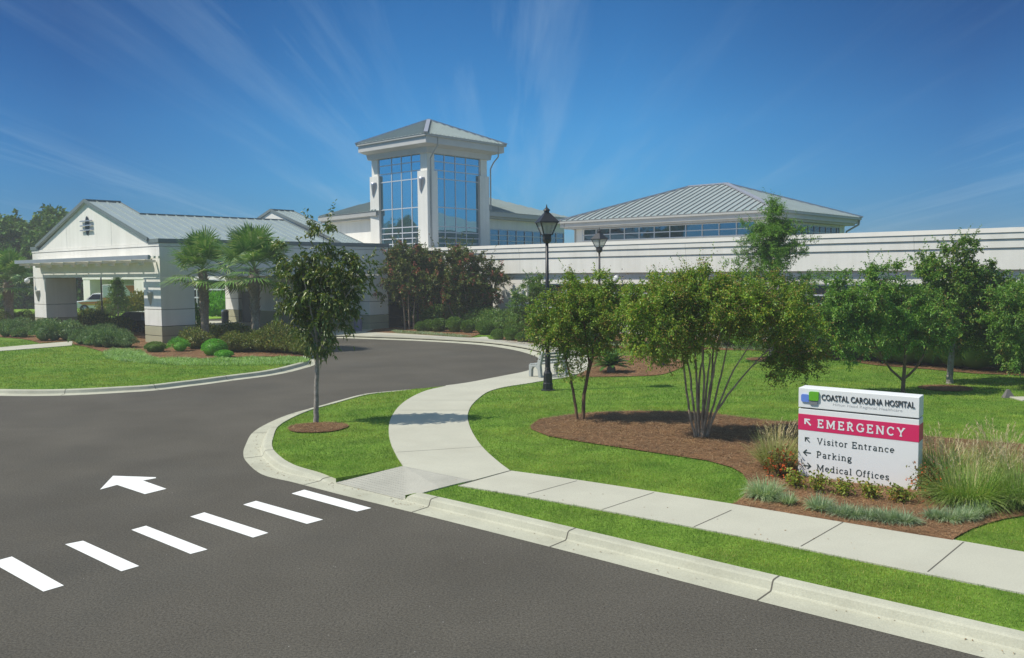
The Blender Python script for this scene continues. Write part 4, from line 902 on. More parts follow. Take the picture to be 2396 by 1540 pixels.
# slab-serif letters drawn as strokes; cap height 1
def arc(cx, cy, rx, ry, a0, a1, n=9): return [(cx + rx * math.cos(R_(a)), cy + ry * math.sin(R_(a))) for a in np.linspace(a0, a1, n)]
XH = .70
def ser(x, y, h=.13): return [(x - h, y), (x + h, y)]
b_ = .05; t_ = 1 - b_; x_ = XH - b_
GL = {
 'E': (.70, [[(.15, .0), (.15, 1)], [(0, t_), (.15, t_)], [(.15, t_), (.58, t_), (.58, .76)], [(0, b_), (.15, b_)], [(.15, b_), (.62, b_), (.62, .26)], [(.15, .51), (.46, .51)], [(.46, .39), (.46, .63)]]),
 'M': (1.04, [[(.17, 0), (.17, 1)], [(.17, 1), (.52, .22), (.87, 1)], [(.87, 1), (.87, 0)], ser(.17, b_), ser(.87, b_), [(.02, t_), (.17, t_)], [(.87, t_), (1.02, t_)]]),
 'R': (.78, [[(.15, 0), (.15, 1)], [(.15, t_), (.36, t_)] + arc(.36, .725, .20, .225, 90, -90) + [(.15, .5)], [(.36, .5), (.62, b_), (.74, b_)], ser(.15, b_), [(0, t_), (.15, t_)]]),
 'G': (.82, [arc(.42, .5, .35, .45, 50, 360 - 20, 16) + [(.72, .42)], [(.5, .45), (.82, .45)], [(.70, .05), (.70, .45)], [(.66, .72), (.66, .95)]]),
 'N': (.88, [[(.15, 0), (.15, 1)], [(.15, 1), (.73, .0)], [(.73, 0), (.73, 1)], ser(.15, b_), [(0, t_), (.15, t_)], ser(.73, t_)]),
 'C': (.76, [arc(.41, .5, .34, .45, 45, 315, 16), [(.66, .70), (.66, .95)]]),
 'Y': (.82, [[(.12, t_), (.41, .46), (.70, t_)], [(.41, .46), (.41, 0)], ser(.12, t_), ser(.70, t_), ser(.41, b_)]),
 'V': (.80, [[(.12, t_), (.40, .03), (.68, t_)], ser(.12, t_, .12), ser(.68, t_, .12)]),
 'P': (.70, [[(.15, 0), (.15, 1)], [(.15, t_), (.36, t_)] + arc(.36, .70, .22, .25, 90, -90) + [(.15, .45)], ser(.15, b_), [(0, t_), (.15, t_)]]),
 'O': (.82, [arc(.41, .5, .34, .45, 0, 360, 22)]),
 'i': (.34, [[(.17, 0), (.17, XH)], ser(.17, b_, .15), [(.03, x_), (.17, x_)], [(.17, .86), (.17, .99)]]),
 'l': (.34, [[(.17, 0), (.17, 1)], ser(.17, b_, .15), [(.03, t_), (.17, t_)]]),
 's': (.50, [arc(.25, .50, .165, .15, 30, 270, 9) + arc(.25, .20, .175, .15, 90, -150, 9), [(.40, .50), (.40, .68)], [(.08, .03), (.08, .20)]]),
 't': (.42, [[(.15, .88), (.15, .2)] + arc(.27, .18, .12, .13, 180, 300, 6), [(.0, x_), (.36, x_)]]),
 'o': (.60, [arc(.30, .35, .235, .30, 0, 360, 18)]),
 'r': (.48, [[(.14, 0), (.14, XH)], arc(.32, .42, .18, .23, 180, 60, 7), ser(.14, b_), [(.01, x_), (.14, x_)]]),
 'n': (.68, [[(.14, 0), (.14, XH)], arc(.33, .42, .19, .23, 180, 0, 9) + [(.52, 0)], ser(.14, b_), ser(.52, b_), [(.01, x_), (.14, x_)]]),
 'a': (.58, [[(.08, .56)] + arc(.26, .48, .18, .17, 140, 0, 8) + [(.44, .05), (.54, .05)], arc(.25, .20, .18, .16, 60, 330, 12)]),
 'c': (.54, [arc(.30, .35, .235, .30, 45, 315, 14), [(.46, .48), (.46, .66)]]),
 'e': (.58, [[(.08, .37), (.52, .37)] + arc(.30, .36, .225, .29, 5, 310, 16)]),
 'k': (.64, [[(.14, 0), (.14, 1)], [(.14, .30), (.46, x_)], [(.27, .40), (.52, b_)], ser(.14, b_), ser(.52, b_, .1), ser(.47, x_, .1), [(.01, t_), (.14, t_)]]),
 'g': (.60, [arc(.27, .44, .19, .20, 0, 360, 16), [(.40, .60), (.56, x_)], arc(.20, .17, .10, .09, 130, 260, 5) + arc(.30, -.08, .22, .14, 80, -250, 14)]),
 'd': (.66, [arc(.28, .34, .21, .29, 0, 360, 16), [(.49, 1), (.49, .05), (.62, .05)], [(.36, t_), (.49, t_)]]),
 'f': (.40, [[(.14, 0), (.14, .8)] + arc(.28, .82, .14, .13, 180, 60, 6), [(.0, x_), (.34, x_)], ser(.14, b_)]),
}
def ribbon(b, pts, w, n, fr, s0, z0, sz, k):
    P = np.array(pts, float); closed = np.allclose(P[0], P[-1])
    T = np.gradient(P, axis=0)
    if closed: T[0] = T[-1] = P[1] - P[-2]
    d = np.diff(P, axis=0); d /= np.linalg.norm(d, axis=1)[:, None] + 1e-9
    N = np.zeros_like(P)
    for i in range(len(P)):
        a = d[max(i - 1, 0)]; c = d[min(i, len(d) - 1)]
        if closed and i in (0, len(P) - 1): a, c = d[-1], d[0]
        m = a + c; m /= np.linalg.norm(m) + 1e-9; nn = np.array([-m[1], m[0]]); N[i] = nn / max(.45, abs(nn @ np.array([-c[1], c[0]])))
    L, Rr = P + N * w / 2, P - N * w / 2
    V = []
    for a, c in zip(L, Rr): V += [(s0 + a[0] * sz, n + k * .0003, z0 + a[1] * sz), (s0 + c[0] * sz, n + k * .0003, z0 + c[1] * sz)]
    b.add(V, [(2 * i, 2 * i + 1, 2 * i + 3, 2 * i + 2) for i in range(len(P) - 1)])
def slab_text(body, s, z, cap, width, m, w=.13, n=.004, gap=.10):
    tot = sum(GL[c][0] + gap if c != ' ' else .42 for c in body) - gap
    kx = width / (tot * cap); b = MB(SF); x = 0
    for c in body:
        if c == ' ': x += .42; continue
        wd, strokes = GL[c]
        for k, st in enumerate(strokes):
            thick = w if k == 0 or len(st) > 2 or abs(st[0][0] - st[-1][0]) > .3 or abs(st[0][1] - st[-1][1]) > .5 else w * .75
            ribbon(b, [((px + x) * kx, py) for px, py in st], thick, n, SF, s, z, cap, k)
        x += wd + gap
    b.build('lettering', m, sign)
slab_text('EMERGENCY', .338, 1.055, .148, 1.46, 'letter_white', w=.17, n=.008, gap=.26)
slab_text('Visitor Entrance', .332, .752, .115, 1.30, 'letter_green', gap=.12)
slab_text('Parking', .328, .508, .117, .61, 'letter_green', gap=.12)
slab_text('Medical Offices', .332, .268, .117, 1.225, 'letter_green', gap=.12)
def arrow(s, z, sz, ang, m, n, w=.16):
    b = MB(SF); c, sn = math.cos(R_(ang)), math.sin(R_(ang))
    for k, st in enumerate(([(-.5, 0), (.46, 0)], [(.06, .42), (.5, 0), (.06, -.42)])):
        ribbon(b, [(x * c - y * sn, x * sn + y * c) for x, y in st], w, n, SF, s, z, sz, k)
    b.build('arrow', m, sign)
arrow(.172, 1.132, .145, 135, 'letter_white', .008, .19); arrow(.168, .808, .115, 135, 'letter_green', .004); arrow(.165, .575, .13, 180, 'letter_green', .004); arrow(.162, .336, .13, 0, 'letter_green', .004)

# ------------------------------------------------------------------ vegetation generators
def unit(a): return a / (np.linalg.norm(a, axis=-1, keepdims=True) + 1e-9)
def leafquads(p, d, L, W_, rs, upb=.6, fold=.25, tipdrop=.15):
    """leaf shaped quads: base p, direction d (N,3), length L, width W_"""
    n = len(p); L = np.broadcast_to(L, n)[:, None] * rs.uniform(.7, 1.2, (n, 1)); W_ = np.broadcast_to(W_, n)[:, None] * rs.uniform(.8, 1.2, (n, 1))
    up = unit(rs.normal(0, 1, (n, 3)) + np.array([0, 0, upb * 2.2])); s = unit(np.cross(d, up)); nn = np.cross(s, d)
    tip = p + d * L - np.array([0, 0, 1]) * L * tipdrop
    a = p + d * L * .45 + s * W_ * .5 + nn * W_ * fold; c = p + d * L * .45 - s * W_ * .5 + nn * W_ * fold
    V = np.stack([p, a, tip, c], 1).reshape(-1, 3); i = np.arange(n)[:, None] * 4
    F = np.concatenate([i + np.array([0, 1, 2]), i + np.array([0, 2, 3])], 1).reshape(-1, 3)
    return V, F
def clusters(lobes, n, rs, bias=.42, zmin=-9):
    lob = np.array(lobes, float); vol = lob[:, 3] * lob[:, 4] * lob[:, 5]; k = rs.choice(len(lob), n * 2, p=vol ** .8 / (vol ** .8).sum())
    d = unit(rs.normal(0, 1, (n * 2, 3))); r_ = rs.random((n * 2, 1)) ** bias
    c = lob[k, :3] + d * r_ * lob[k, 3:]; ok = c[:, 2] > zmin
    c, d, k = c[ok][:n], d[ok][:n], k[ok][:n]
    return c, d, k
def merge(parts):
    V = []; F = []; o = 0
    for v, f_ in parts:
        if len(v): V.append(v); F.append(np.asarray(f_) + o); o += len(v)
    return np.concatenate(V), np.concatenate(F)
def twig_leaves(c, d, per, tw_len, L, W_, rs, ntw=5, droop=.12, jit=.03, spread=.85, up=.35, upb=.6, tipdrop=.15):
    n = len(c); td = unit(d[:, None, :] + spread * rs.normal(0, 1, (n, ntw, 3)) + np.array([0, 0, up])); 
    k = rs.integers(0, ntw, (n, per)); t = rs.random((n, per)) ** .8
    dirs = np.take_along_axis(td, k[:, :, None], 1); tl = tw_len * rs.uniform(.5, 1.25, (n, ntw)); tl = np.take_along_axis(tl, k, 1)
    p = c[:, None, :] + dirs * (t * tl)[:, :, None] + rs.normal(0, jit, (n, per, 3)); p[:, :, 2] -= droop * (t * tl) ** 2 / max(tw_len, .01)
    ld = unit(dirs * .55 + rs.normal(0, .55, (n, per, 3)) + np.array([0, 0, -.1]))
    return leafquads(p.reshape(-1, 3), ld.reshape(-1, 3), L, W_, rs, upb=upb, tipdrop=tipdrop)
def branches(stems, cl, rs, r_tip=.006, taper=.35, every=1, minh=.25):
    """stems as tubes; thin branches run from the stems to the leaf clusters"""
    parts = []; nodes = []; 
    for st in stems:
        P = smoothpath([s[:3] for s in st], 5); rr = np.interp(np.linspace(0, len(st) - 1, len(P)), range(len(st)), [s[3] for s in st])
        P[1:-1] += rs.normal(0, .006, (len(P) - 2, 3)); parts.append(tube(P, rr, 8))
        h0 = max(int(len(P) * minh), 1)
        for p, r_ in zip(P[h0:], rr[h0:]): nodes.append((*p, r_))
    nodes = np.array(nodes)
    if len(cl):
        order = np.argsort(np.min(np.linalg.norm(cl[:, None, :] - nodes[None, :, :3], axis=2), axis=1))
        for i in order[::every]:
            c = cl[i]; D = np.linalg.norm(nodes[:, :3] - c, axis=1) + np.maximum(0, nodes[:, 2] - c[2] + .05) * 2.0
            j = int(np.argmin(D)); a = nodes[j, :3]; L = np.linalg.norm(c - a)
            if L < .03: continue
            mid = (a + c) / 2 + np.array([0, 0, .10 * L]) + rs.normal(0, .05 * L, 3)
            P = smoothpath([a, mid, c], 3); r0 = min(nodes[j, 3] * .65, .008 + taper * .05 * L); rr = np.linspace(r0, r_tip, len(P))
            parts.append(tube(P, rr, 4))
            nodes = np.vstack([nodes, np.c_[P[1:], rr[1:]]])
    return merge(parts)
def tree(name, label, cat, base, stems, lobes, ncl, per, leaf, leafm, barkm, seed, twig=.35, ntw=5, droop=.12, bias=.42, group=None, every=1, buds=0, budm=None, sprigs=0, zmin=.5, spread=.85, up=.35, budname='seed_heads', minh=.3, tipdrop=.15, extra=None):
    rs = np.random.default_rng(seed); root = thing(name, (*base[:2], .1), label, cat, group)
    c, d, k = clusters(lobes, ncl, rs, bias, zmin)
    if extra is not None: c = np.vstack([c, extra]); d = np.vstack([d, unit(rs.normal(0, .5, extra.shape) + np.array([0, 0, .4]))])
    V, F = branches(stems, c, rs, every=every, minh=minh); link('trunk', npmesh('trunk', V, F, barkm, smooth=True), root)
    parts = [twig_leaves(c, d, per, twig, leaf[0], leaf[1], rs, ntw, droop, spread=spread, up=up, tipdrop=tipdrop)]
    if sprigs:   # long shoots above and at the sides of the crown
        o = np.argsort(-(c[:, 2] + .35 * np.abs(d[:, 0]) + rs.normal(0, .25, len(c))))[:sprigs]; cs_ = c[o]; n = 22
        sd2 = unit(np.stack([d[o, 0] * .6, d[o, 1] * .6, np.full(len(o), .8)], -1) + rs.normal(0, .3, (len(o), 3))); t = np.linspace(0, 1, n)[None, :, None]; Ls = rs.uniform(.35, .85, (len(o), 1, 1)) * (twig / .35)
        p = cs_[:, None, :] + sd2[:, None, :] * t * Ls; ld = unit(sd2[:, None, :] * .5 + rs.normal(0, .7, (len(o), n, 3)))
        parts.append(leafquads(p.reshape(-1, 3), ld.reshape(-1, 3), leaf[0] * .85, leaf[1] * .85, rs))
    V, F = merge(parts); link('crown', npmesh('crown', V, F, leafm), root)
    if buds:
        o = rs.choice(len(c), min(buds, len(c)), replace=False); cb = c[o] + d[o] * twig * .75 + rs.normal(0, .05, (len(o), 3)); n = 26
        p = cb[:, None, :] + rs.normal(0, 1, (len(o), n, 3)) * np.array([.07, .07, .10]); dd = unit(rs.normal(0, 1, (len(o) * n, 3)))
        V, F = leafquads(p.reshape(-1, 3), dd, .032 if budname == 'seed_heads' else .085, .026 if budname == 'seed_heads' else .075, rs); link(budname, npmesh(budname, V, F, budm), root)
    return root
def lobes_px(base_px, dist, L, depth=.9, zb=.12, dy=0.):
    k = dist / FPX; out = []
    for l in L:
        x, y, rx, ry = l[:4]; dd = l[4] if len(l) > 4 else 0.; out.append(((x - base_px[0]) * k, dd + dy, (base_px[1] - y) * k + zb - .1, rx * k, (l[5] if len(l) > 5 else depth * (rx + ry) / 2 * k), ry * k))
    return out
def stems_px(base_px, dist, S):
    k = dist / FPX; return [[((x - base_px[0]) * k, d, (base_px[1] - y) * k, r_) for x, y, d, r_ in st] for st in S]

# street tree on the small lawn
bp = (740, 990); g = G(*bp)
tree('street_tree', 'young upright street tree with drooping dark leaves on the small lawn by the walkway', 'tree', g,
     stems_px(bp, g[1], [[(740, 992, 0, .075), (741, 940, 0, .062), (743, 880, .02, .056), (746, 830, .02, .05), (748, 800, 0, .045), (752, 720, .05, .03), (760, 640, .02, .018), (768, 545, 0, .006)],
                         [(747, 815, 0, .04), (732, 770, .1, .028), (705, 715, .2, .018), (680, 660, .2, .009)], [(748, 812, 0, .04), (778, 755, -.1, .026), (815, 700, -.2, .018), (850, 645, -.2, .008)],
                         [(748, 805, 0, .035), (742, 730, -.3, .022), (728, 640, -.5, .010)], [(749, 800, 0, .035), (770, 730, .4, .02), (800, 640, .6, .009)], [(746, 830, 0, .025), (765, 800, .0, .018), (790, 760, 0, .01)]]),
     lobes_px(bp, g[1], [(760, 660, 92, 85), (765, 745, 78, 62), (715, 640, 58, 60), (705, 690, 62, 45), (820, 665, 45, 70), (760, 560, 28, 42), (758, 790, 42, 30), (672, 600, 25, 45), (655, 690, 26, 30), (850, 620, 24, 34)], .85), 220, 36, (.12, .052), 'leaf_street', 'bark_grey', 11, twig=.30, ntw=4, droop=.45, sprigs=14, tipdrop=.45, up=.05, minh=.55)
# big multi-stem crepe myrtle
bp = (1640, 1025); g = G(*bp); r0 = .030
ST = []
rs = np.random.default_rng(5)
for x0, pts in ((1628, [(1612, 940), (1596, 800), (1560, 720)]), (1632, [(1622, 930), (1610, 830), (1575, 770), (1520, 720)]), (1636, [(1630, 900), (1622, 790), (1600, 690)]), (1640, [(1645, 900), (1640, 780), (1660, 660)]), (1642, [(1655, 920), (1672, 800), (1680, 690)]),
                (1644, [(1650, 930), (1660, 820), (1650, 720)]), (1648, [(1665, 960), (1690, 850), (1720, 730), (1750, 660)]), (1650, [(1672, 960), (1710, 860), (1760, 780), (1800, 720)]), (1652, [(1676, 955), (1740, 865), (1800, 800), (1850, 760)]), (1646, [(1668, 900), (1680, 800), (1700, 720)]), (1638, [(1636, 900), (1650, 800), (1640, 700)])):
    d = rs.uniform(-.5, .6); n = len(pts)
    ST.append([(x0, 1027, d * .06, r0)] + [(x, y, d * (i + 1) / n, r0 * (.85 - .25 * i)) for i, (x, y) in enumerate(pts)])
tree('crepe_myrtle', 'broad many-stemmed crepe myrtle with drooping crown in the mulch bed left of the sign', 'tree', g, stems_px(bp, g[1], ST),
     lobes_px(bp, g[1], [(1530, 745, 72, 80), (1575, 680, 75, 48), (1640, 700, 95, 70), (1720, 715, 95, 72), (1800, 720, 85, 75), (1860, 780, 62, 70), (1520, 800, 50, 38), (1655, 655, 60, 32), (1480, 720, 40, 60), (1900, 845, 30, 38), (1830, 845, 28, 38), (1610, 780, 60, 40)], 1.4), 620, 105, (.070, .034), 'leaf_myrtle', 'bark_tan', 21, twig=.30, ntw=5, droop=.35, buds=420, budm='bud_brown', sprigs=55, minh=.55)
# smaller crepe myrtle beside it
bp = (1360, 985); g = G(*bp)
tree('crepe_myrtle', 'smaller crepe myrtle with two brown trunks at the left end of the mulch bed', 'tree', g,
     stems_px(bp, g[1], [[(1351, 985, 0, .042), (1344, 930, 0, .036), (1335, 880, .05, .03), (1322, 820, .1, .022), (1312, 740, .1, .012)], [(1363, 986, 0, .05), (1368, 920, 0, .045), (1380, 850, 0, .036), (1392, 800, .05, .026), (1400, 710, .1, .012)], [(1380, 850, 0, .03), (1372, 800, -.1, .022), (1360, 700, -.2, .012)], [(1366, 930, 0, .03), (1382, 860, .1, .02), (1420, 740, .2, .01)]]),
     lobes_px(bp, g[1], [(1375, 690, 72, 52), (1320, 745, 72, 62), (1400, 740, 75, 62), (1285, 770, 42, 45), (1440, 760, 40, 55), (1360, 800, 75, 32), (1330, 845, 26, 36, -.1)], 1.2), 330, 95, (.070, .034), 'leaf_myrtle', 'bark_brown', 22, twig=.28, droop=.2, buds=230, budm='bud_brown', sprigs=34, minh=.5)
# bald cypress behind
bp = (1805, 842); g = G(*bp); k = g[1] / FPX
rs = np.random.default_rng(9); ex = []; stc = [[(1805, 845, 0, .12), (1803, 740, 0, .09), (1802, 600, 0, .05), (1800, 475, 0, .01)]]
for i in range(46):
    y = rs.uniform(500, 800); w = np.interp(y, [470, 560, 620, 640, 720, 800], [14, 78, 108, 120, 112, 100]) * rs.uniform(.45, 1.05); s = rs.choice([-1, 1]); dd = rs.uniform(-1, 1) * w * k * .8
    x1 = 1802 + s * w; stc.append([(1802, y + 18, 0, .022), (1802 + s * w * .5, y + 4, dd * .5, .014), (x1, y + rs.uniform(-14, 10), dd, .004)])
    for t in np.linspace(.25, 1.0, 6): ex.append(((s * w * t + 1802 - bp[0]) * k, dd * t, (bp[1] - (y + 18 - 16 * t)) * k + rs.normal(0, .06)))
for i in range(60): y = rs.uniform(475, 640); ex.append((rs.normal(0, .16) , rs.normal(0, .2), (bp[1] - y) * k))
tree('bald_cypress', 'tall feathery cypress with sparse level branches rising behind the broad crepe myrtle', 'tree', g, stems_px(bp, g[1], stc), lobes_px(bp, g[1], [(1803, 600, 30, 90)], .9), 80, 150, (.09, .028), 'leaf_cypress', 'bark_grey', 31, twig=.44, ntw=6, droop=.1, extra=np.array(ex), sprigs=40, minh=.2)
# crepe myrtle right, single trunk
bp = (2112, 919); g = G(*bp)
tree('crepe_myrtle', 'single-trunk crepe myrtle with forking limbs standing behind the sign', 'tree', g,
     stems_px(bp, g[1], [[(2112, 921, 0, .07), (2113, 895, 0, .062), (2115, 855, 0, .05), (2118, 800, .05, .04), (2112, 740, .1, .02), (2105, 660, .1, .008)], [(2113, 890, 0, .042), (2080, 855, .1, .034), (2050, 800, .2, .024), (2010, 720, .2, .01)], [(2114, 885, 0, .042), (2145, 850, -.1, .032), (2165, 800, -.1, .024), (2195, 740, -.2, .01)], [(2117, 810, 0, .03), (2095, 770, .3, .02), (2060, 680, .3, .01)]]),
     lobes_px(bp, g[1], [(1950, 740, 45, 50), (1975, 800, 45, 40), (2020, 690, 76, 62), (2080, 720, 85, 68), (2150, 740, 80, 70), (1985, 745, 52, 55), (2060, 645, 55, 30), (2200, 780, 45, 45), (2110, 790, 85, 38), (1960, 700, 30, 50)], .9), 360, 100, (.085, .042), 'leaf_myrtle_dark', 'bark_brown', 23, twig=.32, droop=.25, buds=90, budm='bud_brown', sprigs=30, minh=.5)
# maple-like tree
bp = (2222, 897); g = G(*bp)
tree('lawn_tree', 'taller round-crowned tree with straight grey trunk in a mulch ring near the hedge', 'tree', g,
     stems_px(bp, g[1], [[(2222, 899, 0, .13), (2222, 880, 0, .105), (2226, 820, 0, .095), (2229, 760, 0, .08), (2230, 680, 0, .05), (2232, 560, 0, .012)], [(2228, 760, 0, .045), (2190, 700, .2, .03), (2155, 640, .3, .01)], [(2229, 750, 0, .045), (2280, 690, -.2, .03), (2325, 625, -.2, .008)], [(2230, 690, 0, .035), (2210, 620, -.3, .012)], [(2230, 700, 0, .035), (2260, 610, .3, .012)]]),
     lobes_px(bp, g[1], [(2232, 590, 42, 42), (2228, 660, 80, 52), (2185, 620, 42, 32), (2235, 725, 100, 62), (2290, 650, 48, 36), (2175, 720, 42, 48), (2310, 740, 42, 52), (2240, 785, 85, 42), (2320, 690, 45, 45)], .95), 360, 90, (.10, .052), 'leaf_maple', 'bark_grey', 24, twig=.34, droop=.2, sprigs=36, minh=.45)
# crepe myrtle cut by the right edge
bp = (2432, 912); g = G(*bp)
tree('crepe_myrtle', 'crepe myrtle at the right edge with one slanting brown limb', 'tree', g,
     stems_px(bp, g[1], [[(2432, 914, 0, .06), (2425, 870, 0, .05), (2395, 800, 0, .036), (2355, 740, 0, .014)], [(2428, 880, 0, .045), (2440, 800, .1, .03), (2450, 700, .1, .01)]]),
     lobes_px(bp, g[1], [(2360, 690, 55, 45), (2400, 740, 75, 75), (2345, 745, 45, 60), (2460, 720, 70, 85), (2370, 820, 42, 40)], .9), 220, 95, (.085, .042), 'leaf_myrtle_dark', 'bark_brown', 25, twig=.32, droop=.3, buds=60, budm='bud_brown', sprigs=20, minh=.4)
# red-flowering crepe myrtles by the entrance
def redtree(bp, dist, S, L, seed, lab, ncl):
    p = CAM + ray(*bp) / ray(*bp)[1] * dist
    tree('crepe_myrtle', lab, 'tree', p, stems_px(bp, dist, S), lobes_px(bp, dist, L, .8), ncl, 90, (.16, .085), 'leaf_red_myrtle', 'bark_tan', seed, twig=.6, droop=.2, buds=int(ncl * .32), budm='flower_red', budname='flowers', sprigs=24, minh=.4, group=None)
redtree((958, 772), 58.4, [[(948, 775, 0, .07), (945, 720, 0, .05), (935, 640, .2, .02)], [(968, 775, 0, .07), (970, 720, 0, .05), (985, 620, .2, .02)], [(958, 775, 0, .06), (958, 700, -.3, .04), (960, 600, -.3, .02)]],
        [(955, 650, 60, 60), (930, 640, 36, 50), (985, 660, 55, 55), (965, 600, 55, 28), (915, 690, 22, 22)], 41, 'red-tinged crepe myrtle beside the canopy pier, left of its twin', 190)
redtree((1083, 768), 57.6, [[(1080, 770, 0, .09), (1074, 725, 0, .06), (1060, 640, .2, .02)], [(1084, 770, 0, .09), (1090, 720, 0, .06), (1110, 640, .2, .02)], [(1092, 770, 0, .07), (1094, 715, -.3, .05), (1080, 620, -.4, .02)], [(1076, 768, 0, .06), (1050, 710, .1, .04), (1030, 680, 0, .02)]],
        [(1060, 625, 62, 45), (1100, 650, 75, 50), (1050, 680, 65, 40), (1140, 650, 42, 32), (1095, 595, 45, 24), (1165, 640, 22, 22), (1120, 700, 50, 30), (1015, 640, 34, 40)], 42, 'wider pink-flowering crepe myrtle with pale trunks before the dark lobby', 280)
bp = (1296, 860)
p = CAM + ray(1299, 770) / ray(1299, 770)[1] * 50
tree('young_tree', 'slim young green tree against the wing windows', 'tree', (p[0] - 1.0, 50, .1), [[(0, 0, 0, .05), (-.2, 0, 1.6, .035), (-.4, 0, 3.4, .01)], [(-.1, 0, .8, .03), (-1.0, 0, 2.2, .01)]], [(-.4, 0, 2.6, .9, .7, .8), (-.9, 0, 1.7, .8, .7, .6), (.1, 0, 3.2, .5, .5, .5), (-.3, 0, 1.2, .8, .6, .4)], 110, 70, (.13, .06), 'leaf_maple', 'bark_brown', 43, twig=.4, sprigs=12)

# --- palmettos
def palmetto(base, H, rad, seed, lab, nfr=36, tr_=.2):
    rs = np.random.default_rng(seed); root = thing('palmetto', (*base[:2], .1), lab, 'palm tree')
    P = np.array([[0, 0, -.05], [.02, 0, H * .3], [0, .03, H * .65], [.0, 0, H]]); P = smoothpath(P, 6); rr = np.interp(np.linspace(0, 1, len(P)), [0, .08, .4, .85, 1], np.array([1.15, .95, .9, 1.15, .8]) * tr_)
    parts = [tube(P, rr, 12)]
    nb = 130; z = rs.uniform(H * .38, H * 1.0, nb); a = rs.uniform(0, 2 * np.pi, nb); rb = np.interp(z / H, [0, .4, .85, 1], np.array([1, .9, 1.15, .8]) * tr_)
    p = np.stack([np.cos(a) * rb * .9, np.sin(a) * rb * .9, z], -1); d = unit(np.stack([np.cos(a) * .45, np.sin(a) * .45, np.full(nb, .9)], -1))
    s = np.stack([-np.sin(a), np.cos(a), 0 * a], -1) * .055; V = np.stack([p - s, p + s, p + s * .5 + d * .26 + s * 0, p - s * .5 + d * .26], 1).reshape(-1, 3); F = np.arange(nb * 4).reshape(-1, 4)
    parts.append((V, F)); V, F = merge(parts); link('trunk', npmesh('trunk', V, F, 'palm_bark'), root)
    for i in range(nfr):
        el = R_(np.interp(i / (nfr - 1), [0, .55, 1], [84, 34, -24])) + rs.normal(0, .08); az = i * 2.399 + rs.normal(0, .2)
        o = np.array([math.cos(az) * math.cos(el), math.sin(az) * math.cos(el), math.sin(el)]); pl = rad * rs.uniform(.42, .6); fl = rad * rs.uniform(.52, .68)
        h0 = np.array([0, 0, H - .05 + .25 * max(0, math.sin(el))]); hub = h0 + o * pl - np.array([0, 0, .12 * pl])
        side = unit(np.cross(o, [0, 0, 1.]) + 1e-6); nrm = np.cross(side, o); parts = [tube(np.array([h0, h0 + o * pl * .5 + [0, 0, .03], hub]), np.array([.02, .014, .01]), 4)]
        V4 = []; nl = 26
        for j in range(nl):
            t = (j / (nl - 1) - .5) * R_(215); L = fl * (1 - .28 * abs(t) / R_(107)) * rs.uniform(.9, 1.05)
            dv = unit(o * math.cos(t) + side * math.sin(t) + nrm * (.18 * math.cos(t) - .05)); w = unit(np.cross(dv, nrm)) * L * .034
            dr = np.array([0, 0, -1.]) * L * (.10 + .12 * rs.random())
            m1, m2 = hub + dv * L * .55 + dr * .15, hub + dv * L * .98 + dr * 1.25
            V4 += [hub, m1 - w, m1 + w, hub, m1 + w, m1 - w + [0, 0, .002], m2, m1 - w][:0] or [hub - w * .3, hub + w * .3, m1 + w, m1 - w, m1 - w, m1 + w, m2 + w * .08, m2 - w * .08]
        V4 = np.array(V4); parts.append((V4, np.arange(len(V4)).reshape(-1, 4)))
        V, F = merge(parts); link('frond', npmesh('frond', V, F, 'palm_leaf'), root)
    return root
def pdist(px, d): return CAM + ray(*px) / ray(*px)[1] * d
for px, d, top, rad, seed, lab in (((480, 797), 47.0, 622, 2.3, 3, 'left of the two palmettos in the shrub bed before the canopy'), ((599, 806), 44.6, 622, 2.5, 4, 'right of the two palmettos, with bristling trunk, in the shrub bed before the canopy'), ((22, 756), 66, 650, 2.6, 6, 'palmetto at the far left edge before the woods')):
    p = pdist(px, d); H = (px[1] - top) * d / FPX; palmetto(p, H, rad, seed, lab, tr_=.23 if seed != 6 else .32)
# --- sago palms
def sago(px, rad, seed, lab, stemh=.25):
    rs = np.random.default_rng(seed); g = G(*px); root = thing('sago_palm', (g[0], g[1], .12), lab, 'sago palm'); b = MB(); b.lathe([(.12, 0), (.17, stemh * .5), (.12, stemh)], 10); c = b.build('stem', 'palm_bark', root); c.matrix_parent_inverse = Matrix.Identity(4)
    for i in range(44):
        el = R_(np.interp(i / 43, [0, 1], [72, 6])); az = i * 2.399; o = np.array([math.cos(az), math.sin(az)]); L = rad * rs.uniform(.85, 1.1); n = 26; t = np.linspace(0, 1, n)
        r_ = L * t * math.cos(el); z = stemh + L * t * math.sin(el) - L * .28 * t ** 2
        P = np.stack([o[0] * r_, o[1] * r_, z], -1); T = unit(np.gradient(P, axis=0)); sd2 = unit(np.cross(T, [0, 0, 1.])); nn = np.cross(sd2, T); ln = L * .20 * np.sin(np.pi * np.clip(t * .92 + .06, 0, 1))[:, None] ** .6; V4 = []
        for s in (1, -1):
            tip = P + (sd2 * s + T * .55 + nn * .35) * ln; w = T * L * .028; V4.append(np.stack([P - w, P + w, tip], 1).reshape(-1, 3))
        V = np.concatenate(V4); link('frond', npmesh('frond', V, np.arange(len(V)).reshape(-1, 3), 'sago_leaf'), root)
sago((1430, 872), .78, 1, 'larger spreading sago palm in the mulch bed behind the bench'); sago((1548, 856), .40, 2, 'smaller sago palm half hidden under the broad crepe myrtle', .3)

